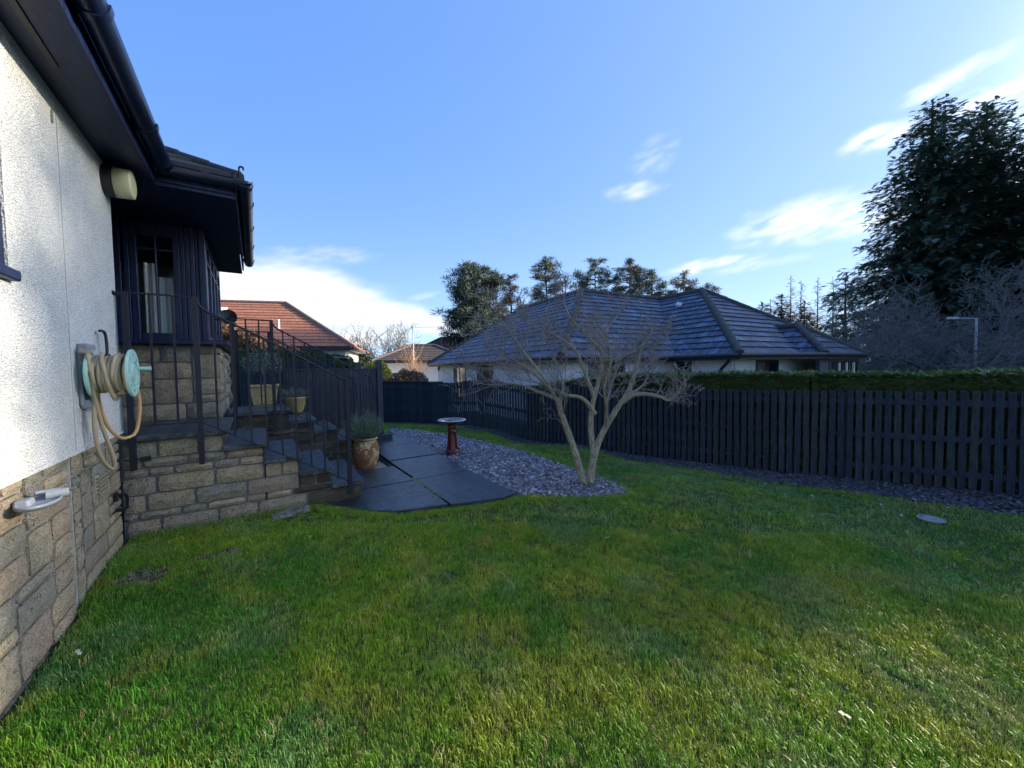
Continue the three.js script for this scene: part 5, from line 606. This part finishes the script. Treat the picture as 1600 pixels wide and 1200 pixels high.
// ---------------------------------------------------------------- trees beyond the garden
const needleM = leafM([1, 1, 1], 0.12), trunkM = mat([0.11, 0.085, 0.065], { map: rep(T.bark, 2, 1), roughness: 0.95 }), greyBark = mat([0.12, 0.115, 0.11], { roughness: 0.95 }), greyTwig = mat([0.16, 0.155, 0.15], { roughness: 0.95 });
const sprayGeos = [spray(201, 24, 1, 0.045), spray(202, 22, 1, 0.05), spray(203, 26, 1, 0.042)], clumpGeos = [clump(211, 60, 0.5, 0.42, 0.022), clump(212, 55, 0.5, 0.46, 0.025)];
function spruce(name, label, p, top, rad, seed, tone, opt = {}) { // p: [across, ahead], ragged tiers of drooping sprays
  const [x, z] = plan(...p), y0 = -0.6, H = top - y0, t = thing(name, label, 'tree', [x, y0, z], 0, opt.group), r = rng(seed), S = new Limbs(), B = new Limbs(), lists = [[], [], []], step = opt.step ?? 0.5, ss = opt.spray ?? 1.0, low = opt.low ?? 0.05, pw = opt.pow ?? 0.8;
  const bend = [0.25 * (r() - 0.5), 0.25 * (r() - 0.5)], axis = (h) => vec(bend[0] * h / H, h, bend[1] * h / H); S.tube([0, 0.25, 0.5, 0.75, 1].map((f) => axis(f * H)), [0.024, 0.02, 0.015, 0.008, 0.002].map((v) => v * H * (opt.thin ?? 1)), 8);
  const ev = opt.even ?? 0, sector = Array.from({ length: 12 }, () => lerp(0.72 + 0.5 * r(), 1, ev));
  for (let h = low * H; h < H * 0.985; h += step * (0.7 + 0.6 * r())) { const f = h / H, R0 = rad * Math.pow(1 - f, pw) * (0.85 + 0.3 * r()) + 0.25, n = Math.max(4, Math.round(R0 * (opt.whorl ?? 2.0) + 2)); const a0 = r() * 6.283;
    for (let k = 0; k < n; k++) { const a = a0 + k / n * 6.283 + 0.3 * (r() - 0.5), g = (((a / 6.283) % 1 + 1) % 1) * 12, len = R0 * lerp(sector[g | 0], sector[(g | 0 + 1) % 12], 0.3) * lerp(0.7 + 0.45 * r(), 1, ev); if (r() < (opt.gap ?? 0.06)) continue; const bt = 0.55 + 0.9 * r(), dir = vec(Math.cos(a), 0.18 + 0.35 * f, Math.sin(a)), o = axis(h), pts = [o]; for (let i = 1; i <= 4; i++) { const q = i / 4; pts.push(o.clone().add(vec(dir.x * len * q, len * (dir.y * q - 0.42 * q * q) + (q > 0.9 ? 0.06 * len : 0), dir.z * len * q))); } B.tube(pts, [0.035, 0.028, 0.02, 0.012, 0.005].map((v) => v * (0.5 + R0 * 0.2)), 3);
      const m = Math.max(2, Math.round(len / (0.13 * ss))); for (let i = 0; i < m; i++) { const q = 0.12 + 0.88 * (i + r()) / m, i0 = Math.min(3, Math.floor(q * 4)), pp = pts[i0].clone().lerp(pts[i0 + 1], q * 4 - i0).addScaledVector(rv(r), 0.2), d = vec(Math.cos(a + 2.4 * (r() - 0.5)), -0.45 + 1.0 * (r() - 0.3) + 0.35 * f, Math.sin(a + 2.4 * (r() - 0.5))), sc = ss * (0.65 + 0.6 * r()) * (0.65 + 0.35 * (1 - f)), j = bt * (0.75 + 0.5 * r()); lists[(r() * 3) | 0].push([pp.x, pp.y, pp.z, look(d.normalize()), sc, sc, sc, tone.map((v) => v * j)]); } } }
  for (let i = 0; i < 8; i++) { const q = axis(H * (0.95 + 0.05 * i / 8)); lists[0].push([q.x, q.y, q.z, look(rv(r).add(vec(0, 1.2, 0)).normalize()), ss * 0.5, ss * 0.5, ss * 0.5, tone]); }
  mesh('trunk', S.geo(), trunkM, t); const bm = mesh('branches', B.geo(), trunkM, t); bm.userData.kind = 'stuff'; lists.forEach((l, i) => copies('crown', sprayGeos[i], needleM, l, t)); return t;
}
function pine(name, label, p, top, wide, seed, tone, opt = {}) { // Scots pine: bare lower trunk, loose heads of needle clumps
  const [x, z] = plan(...p), y0 = -0.6, H = top - y0, t = thing(name, label, 'tree', [x, y0, z], 0, opt.group), r = rng(seed), S = new Limbs(), lists = [[], []], low = opt.low ?? 0.3;
  const lean = [0.6 * (r() - 0.5), 0.6 * (r() - 0.5)], axis = (f) => vec(lean[0] * f + 0.15 * Math.sin(f * 5 + seed), f * H, lean[1] * f); S.tube([0, 0.2, 0.4, 0.6, 0.8, 0.97].map(axis), [0.2, 0.17, 0.14, 0.11, 0.07, 0.02], 7);
  const n = opt.n ?? 30; for (let k = 0; k < n; k++) { const f = low + (0.97 - low) * (k + r()) / n, a = k * 2.4 + r(), prof = Math.sin(Math.PI * clamp((f - low) / (1.06 - low) * 0.8 + 0.16)), len = wide * prof * (0.55 + 0.55 * r()), o = axis(f), e = o.clone().add(vec(Math.cos(a) * len, len * (0.12 + 0.35 * r()), Math.sin(a) * len)), m = o.clone().lerp(e, 0.5); m.y -= 0.08 * len; S.tube([o, m, e], [0.05, 0.035, 0.012], 4);
    const c = Math.max(2, Math.round(len * (opt.dense ?? 3.4))); for (let i = 0; i < c; i++) { const q = 0.35 + 0.65 * (i + r()) / c, pp = o.clone().lerp(e, q).addScaledVector(rv(r), 0.34 * len * 0.5), s = (opt.size ?? 1) * (0.55 + 0.6 * r()), j = 0.6 + 0.8 * r(); pp.y += 0.1; lists[(r() * 2) | 0].push([pp.x, pp.y, pp.z, qE(0.5 * (r() - 0.5), r() * 6.28, 0.5 * (r() - 0.5)), s, s * 0.75, s, tone.map((v) => v * j)]); } }
  const tip = axis(1); for (let i = 0; i < 4; i++) lists[0].push([tip.x + 0.2 * (r() - 0.5), tip.y - 0.12 * i, tip.z, qE(0, r() * 6, 0), 0.6, 0.6, 0.6, tone]);
  mesh('trunk', S.geo(), mat([0.20, 0.12, 0.075], { map: rep(T.bark, 2, 1), roughness: 0.95 }), t); lists.forEach((l, i) => copies('crown', clumpGeos[i], needleM, l, t)); return t;
}
function bareTree(name, label, p, top, seed, limbs, opt, y0 = -0.6) { const [x, z] = plan(...p), t = thing(name, label, 'tree', [x, y0, z], -33.7 * R, opt.group), r = rng(seed), out = { coarse: new Limbs(), fine: new Limbs() }, T0 = new Limbs(), H = top - y0; T0.tube([vec(0, 0, 0), vec(0.02, H * 0.12, 0), vec(0, H * opt.fork, 0)], [opt.rad * 1.25, opt.rad, opt.rad * 0.9], 9); for (let k = 0; k < limbs; k++) { const a = k / limbs * 6.283 + 0.5 * r(), d = vec(Math.cos(a) * opt.flat, 1 - 0.35 * opt.flat + 0.3 * r(), Math.sin(a) * opt.flat * 0.8); branchOut(out, vec(0, H * opt.fork * (0.8 + 0.2 * r()), 0), d, H * opt.len * (0.75 + 0.4 * r()), opt.rad * 0.55, r, 0, opt); } mesh('trunk', T0.geo(), greyBark, t); mesh('limbs', out.coarse.geo(), greyBark, t); mesh('twigs', out.fine.geo(), greyTwig, t); return t; }
function larch(name, label, p, top, seed, group) { const [x, z] = plan(...p), t = thing(name, label, 'tree', [x, -0.6, z], 0, group), r = rng(seed), S = new Limbs(), B = new Limbs(), H = top + 0.6; S.tube([vec(0, 0, 0), vec(0.1, H * 0.5, 0), vec(0, H, 0)], [0.2, 0.12, 0.02], 6); for (let k = 0; k < 90; k++) { const f = 0.25 + 0.74 * k / 90, a = r() * 6.283, len = 2.2 * Math.pow(1 - f, 0.7) * (0.5 + 0.7 * r()) + 0.2, o = vec(0.1 * Math.sin(f * 3), f * H, 0), e = o.clone().add(vec(Math.cos(a) * len, len * 0.15, Math.sin(a) * len)); B.tube([o, o.clone().lerp(e, 0.5).add(vec(0, -0.05 * len, 0)), e], [0.035, 0.025, 0.012], 3); for (let i = 0; i < 5; i++) { const q = o.clone().lerp(e, 0.3 + 0.7 * r()), w = q.clone().addScaledVector(rv(r), 0.4 * len); B.tube([q, w], [0.016, 0.008], 3); } } mesh('trunk', S.geo(), greyBark, t); mesh('branches', B.geo(), mat([0.17, 0.13, 0.10], { roughness: 1 }), t); return t; }
const DG = [0.060, 0.125, 0.092], PG = [0.050, 0.085, 0.045], BG = [0.16, 0.11, 0.06];
{
  const g1 = 'tall conifers on the right';
  spruce('conifer', 'tall dark conifer with the leftmost pointed top on the right', [28.1, 26], 18.9, 6.3, 301, DG, { group: g1, pow: 0.72, spray: 0.56, gap: 0.0, whorl: 3.2, step: 0.40 });
  spruce('conifer', 'tall dark conifer whose twin top rises right of the leftmost one', [32.0, 26.5], 18.8, 5.8, 302, DG, { group: g1, pow: 0.62, spray: 0.56, gap: 0.0, whorl: 3.2, step: 0.40 });
  spruce('conifer', 'dark conifer cut off by the right edge of the picture', [36.6, 25.5], 19.6, 5.4, 303, DG, { group: g1, pow: 0.62, spray: 0.50, gap: 0.10, whorl: 2.6, step: 0.36 });
  spruce('conifer', 'low dark conifer with shelving branches left of the tall ones', [23.4, 27], 7.6, 2.7, 304, DG, { group: g1, pow: 0.5, spray: 0.8, gap: 0.2, whorl: 2.4, step: 0.55 });
  spruce('shelter_conifer', 'conifer of the shelter belt just outside the right edge shading the steps', [33.73, 13.66], 20, 4.0, 305, DG, { even: 1, pow: 0.30, spray: 0.6, whorl: 4, step: 0.3, gap: 0.0 });
  spruce('shelter_conifer', 'conifer of the shelter belt outside the right edge shading the frosted roof', [32.3, 19.7], 18, 5.2, 307, DG, { pow: 0.35, spray: 1.2, whorl: 2.3, step: 0.42, gap: 0.0 });
  spruce('shelter_conifer', 'farthest right conifer of the shelter belt outside the picture', [36.0, 4.2], 17, 4.2, 306, DG, { even: 0.7, pow: 0.35, spray: 0.9, whorl: 2.6, step: 0.38, gap: 0.03 });
  const g2 = 'pines behind the frosted roof';
  pine('pine_tree', 'broad dark pine standing left of the frosted roof', [-3.0, 34], 10.4, 3.6, 311, [0.035, 0.065, 0.042], { group: g2, low: 0.22, n: 60, dense: 5, size: 1.25 });
  pine('pine_tree', 'rusty brown sunlit pine beside the broad dark pine', [0.15, 36.5], 10.2, 1.6, 312, BG, { group: g2, n: 30, dense: 5 });
  pine('pine_tree', 'slim pointed pine nearest the top of the bare fruit tree', [3.5, 38], 12.2, 2.4, 313, PG, { group: g2, n: 48, low: 0.3, dense: 4 });
  pine('pine_tree', 'flat topped pine over the middle of the frosted ridge', [8.8, 40], 12.3, 2.8, 314, [0.065, 0.085, 0.04], { group: g2, n: 46, low: 0.3, dense: 4 });
  pine('pine_tree', 'loose grey green pine over the frosted roof valley', [12.2, 40], 12.5, 2.7, 315, [0.055, 0.075, 0.05], { group: g2, n: 50, low: 0.3, dense: 4 });
  pine('pine_tree', 'small round headed pine right of the roof valley', [14.9, 40], 11.2, 2.4, 316, PG, { group: g2, n: 42, low: 0.3, dense: 4 });
  pine('pine_tree', 'spreading pine behind the highest corner of the frosted roof', [18.0, 40], 10.9, 2.9, 317, [0.065, 0.085, 0.05], { group: g2, n: 42, low: 0.3, dense: 3.4 });
  pine('pine_tree', 'thin low pine sinking behind the right hip of the frosted roof', [20.6, 40], 9.9, 2.2, 318, [0.075, 0.08, 0.055], { group: g2, n: 30, low: 0.3, dense: 3 });
  const g3 = 'bare larches against the low sky';
  [[1203, 468, 'leftmost and shortest'], [1234, 432, 'tallest, just left of the small brown spruces\' middle'], [1250, 440, 'second tallest, close to the tallest'], [1276, 436, 'third from the right edge of the group'], [1300, 446, 'rightmost, half behind the low dark conifer']].forEach(([px, py, w], i) => larch('larch', 'bare larch, ' + w, [(px - 800) / 10, 60], (570 - py) / 10 + 1.55, 320 + i, g3));
  const g4 = 'small spruces in the distance';
  [[1190, 474, 'left one of three'], [1221, 462, 'middle one of three'], [1256, 472, 'right one of three']].forEach(([px, py, w], i) => spruce('small_spruce', 'small brown tinged distant spruce, ' + w, [(px - 800) / 600 * 55, 55], (570 - py) / 600 * 55 + 1.55, 4.6, 330 + i, [0.13, 0.10, 0.065], { group: g4, pow: 0.8, spray: 0.9, step: 0.42, whorl: 2.6 }));
  // bare spreading tree before the conifers and the far ones on the left
  bareTree('spreading_bare_tree', 'wide leafless grey tree spreading in front of the dark conifers', [19.6, 17.5], 5.6, 341, 17, { levels: 4, thick: 2, min: 0.008, kids: [6, 5, 4, 3], wig: 0.20, up: 0.03, lift: 0.14, fork: 0.14, len: 0.66, flat: 1.5, rad: 0.17 });
  bareTree('distant_bare_tree', 'rounded leafless tree far off above the garage roof', [-16.2, 50], 7.0, 342, 9, { levels: 3, thick: 1, min: 0.02, kids: [5, 5, 4], wig: 0.2, up: 0.12, lift: 0.2, fork: 0.25, len: 0.55, flat: 0.9, rad: 0.22 });
  bareTree('distant_bare_tree', 'faint leafless tree far off behind the red roof hip', [-23.6, 52], 7.0, 343, 8, { levels: 3, thick: 1, min: 0.02, kids: [5, 4, 4], wig: 0.2, up: 0.12, lift: 0.2, fork: 0.25, len: 0.5, flat: 0.9, rad: 0.2 });
}
// ---------------------------------------------------------------- hedges and bushes by the red roof
function bush(name, label, p, y0, rx, ry, rz, n, geo, size, tone, seed) { const [x, z] = plan(...p), t = thing(name, label, 'bush', [x, y0, z], -33.7 * R), r = rng(seed), l = [], S = new Limbs(); for (let k = 0; k < n; k++) { const d = rv(r), q = Math.cbrt(0.25 + 0.75 * r()) * (0.85 + 0.3 * nz(d.x * 3, d.y * 3, d.z * 3)), j = 0.6 + 0.8 * r(), s = size * (0.6 + 0.8 * r()); l.push([d.x * rx * q, ry + d.y * ry * q, d.z * rz * q, look(d.clone().add(rv(r).multiplyScalar(0.6)).normalize()), s, s, s, tone(r).map((v) => v * j)]); } for (let k = 0; k < 14; k++) { const a = r() * 6.283; S.tube([vec(0, 0, 0), vec(Math.cos(a) * rx * 0.4, ry * 0.9, Math.sin(a) * rz * 0.4), vec(Math.cos(a) * rx * 0.7, ry * 1.5, Math.sin(a) * rz * 0.7)], [0.03, 0.02, 0.008], 4); } mesh('stems', S.geo(), trunkM, t); copies('foliage', geo, leafM([1, 1, 1], 0.25), l, t); return t; }
const leafy = (seed) => { const r = rng(seed), L = []; for (let i = 0; i < 10; i++) { const d = rv(r); d.z = Math.abs(d.z) + 0.3; L.push([rv(r).multiplyScalar(0.25), d, 0.5, 0.17, rv(r)]); } return blades(L); };
{
  const lg = leafy(5), path = [[-8.2, 10.6], [-6.4, 10.4], [-4.45, 10.2]].map((p) => plan(...p));
  hedge('garden_hedge', 'dark green garden hedge below the red roof behind the gate', path, -0.3, [2.16, 2.14, 1.95], 0.4, 1500, (r) => { const k = 0.6 + 0.8 * r(); return [0.05 * k, 0.085 * k, 0.03 * k]; }, 95);
  const cop = [[-11, 13.6], [-9.1, 13.4], [-7.6, 13.2]].map((p) => plan(...p)), h = thing('copper_hedge', 'sunlit copper leaved beech hedge before the red tiled roof', 'hedge'), r = rng(44), l = [];
  for (let k = 0; k < 5200; k++) { const s = r(), i = s < 0.55 ? 0 : 1, [a, b] = cop[i], [c, d] = cop[i + 1], t = r(), top = lerp(3.5, 2.3, clamp((i + t) / 2)) + 0.25 * nz(s * 20, t * 9), x = lerp(a, c, t) + 0.8 * (r() - 0.5), z = lerp(b, d, t) + 0.8 * (r() - 0.5), y = lerp(0, top, Math.pow(r(), 0.6)), j = 0.6 + 0.7 * r(), sc = 0.12 + 0.1 * r(); l.push([x, y, z, qE(r() * 6, r() * 6, 0), sc, sc, sc, [0.36 * j, 0.20 * j, 0.09 * j]]); }
  mesh('hedge_core', merge([0, 1].map((i) => bar([cop[i][0], 1.0, cop[i][1]], [cop[i + 1][0], 0.9, cop[i + 1][1]], 0.5, 2.4))), mat([0.26, 0.15, 0.07]), h); copies('foliage', lg, leafM([1, 1, 1], 0.3), l, h);
  const rf = thing('rear_fence', 'dark boarded fence behind the planter, below the green hedge', 'fence'), [a, b] = [plan(-7.6, 9.7), plan(-4.35, 9.4)], L = Math.hypot(b[0] - a[0], b[1] - a[1]), n = Math.round(L / 0.12), ang = Math.atan2(-(b[1] - a[1]), b[0] - a[0]), bg = rbox(-0.056, 0.056, 0, 1.95, -0.01, 0.01, 0.003); for (let i = 0; i < n; i++) { const t = (i + 0.5) / n, m = mesh('board', bg, fenceMats[i % 3], rf); m.position.set(lerp(a[0], b[0], t), -0.12 + 0.01 * (i % 2), lerp(a[1], b[1], t)); m.rotation.y = ang; } mesh('rail', bar([a[0], 1.5, a[1] - 0.04], [b[0], 1.5, b[1] - 0.04], 0.04, 0.08), fenceMats[1], rf);
  bush('golden_bush', 'bright yellow green conifer bush beside the gate post', [-6.6, 19], 0.6, 0.62, 0.72, 0.5, 900, lg, 0.2, () => [0.42, 0.44, 0.04], 51);
  bush('brown_bush', 'sunlit russet shrub spilling over the far fence', [-4.75, 17.5], 0.3, 1.0, 0.66, 0.6, 1500, lg, 0.16, (r) => r() < 0.3 ? [0.44, 0.34, 0.2] : [0.36, 0.20, 0.10], 52);
  bush('russet_shrub', 'small orange brown shrub in front of the golden bush', [-6.2, 17.8], 0.35, 0.55, 0.55, 0.5, 600, lg, 0.15, () => [0.42, 0.22, 0.12], 53);
  bush('dark_bush', 'dark evergreen bush between the red roof house and the garage', [-9.2, 23.5], 0.4, 0.75, 1.35, 0.6, 900, lg, 0.24, () => [0.04, 0.07, 0.04], 54);
  bush('green_shrub', 'leafy green shrub just behind the top of the side gate', [-4.2, 9.6], 0.8, 0.55, 0.5, 0.3, 700, sprayGeos[1], 0.2, () => [0.07, 0.12, 0.045], 55);
  const wi = thing('twiggy_shrub', 'bare orange twiggy shrub at the foot of the aerial mast', 'bush', (() => { const [x, z] = plan(-5.5, 21.6); return [x, 0, z]; })()), out = { coarse: new Limbs(), fine: new Limbs() }, r2 = rng(66); for (let k = 0; k < 26; k++) branchOut(out, vec(0.3 * (r2() - 0.5), 0, 0.3 * (r2() - 0.5)), vec(0.5 * (r2() - 0.5), 1, 0.5 * (r2() - 0.5)), 2.3 * (0.6 + 0.5 * r2()), 0.018, r2, 1, { levels: 2, thick: 1, min: 0.008, kids: [0, 4], wig: 0.1, up: 0.2 }); mesh('twigs', out.fine.geo(), mat([0.42, 0.24, 0.13]), wi);
}
// ---------------------------------------------------------------- small things on the lawn
{
  const dc = thing('drain_cover', 'small round grey drain cover set in the lawn by the slate border', 'drain cover', [5.69, gy(5.69, -0.85) + 0.006, -0.85]); mesh('rim', new THREE.TorusGeometry(0.10, 0.008, 6, 36).rotateX(Math.PI / 2).translate(0, 0.012, 0), mat([0.22, 0.24, 0.27]), dc); mesh('lid', rod([0, 0, 0], [0, 0.014, 0], 0.095, 32), mat([0.24, 0.27, 0.31], { roughness: 0.5 }), dc);
  const r = rng(71), l = [], lf = blades([[vec(0, 0, -0.5), vec(0.05, 0.12, 1), 0.6, 0.24, vec(0, 1, 0)], [vec(0, 0.05, -0.1), vec(-0.05, 0.02, 1), 0.6, 0.2, vec(0.2, 1, 0)]]);
  for (let k = 0; k < 320; k++) { const x = lerp(3.4, 6.6, Math.sqrt(r())), z = lerp(-3, 0.6, r()); if (!isLawn(x, z)) continue; const s = 0.03 + 0.05 * r() * r(), j = 0.4 + r(), c = r(); l.push([x, gy(x, z) + 0.022 + 0.01 * r(), z, qE(0.6 * (r() - 0.5), r() * 6.28, 0.6 * (r() - 0.5)), s, s, s, c < 0.55 ? [0.05 * j, 0.045 * j, 0.04 * j] : c < 0.8 ? [0.20 * j, 0.13 * j, 0.08 * j] : [0.36 * j, 0.38 * j, 0.40 * j]]); }
  for (const [x, z] of [[2.08, -0.55], [1.95, -0.36], [-0.78, -2.75], [2.4, -2.2]]) l.push([x, gy(x, z) + 0.035, z, qE(0.3, r() * 6, 0.2), 0.05, 0.05, 0.05, [0.5, 0.46, 0.38]]);
  scene.add(scatter('fallen_leaves', 'dead leaves and twigs strewn over the right of the lawn', lf, mat([1, 1, 1]), l));
}
renderer.render(scene, camera);
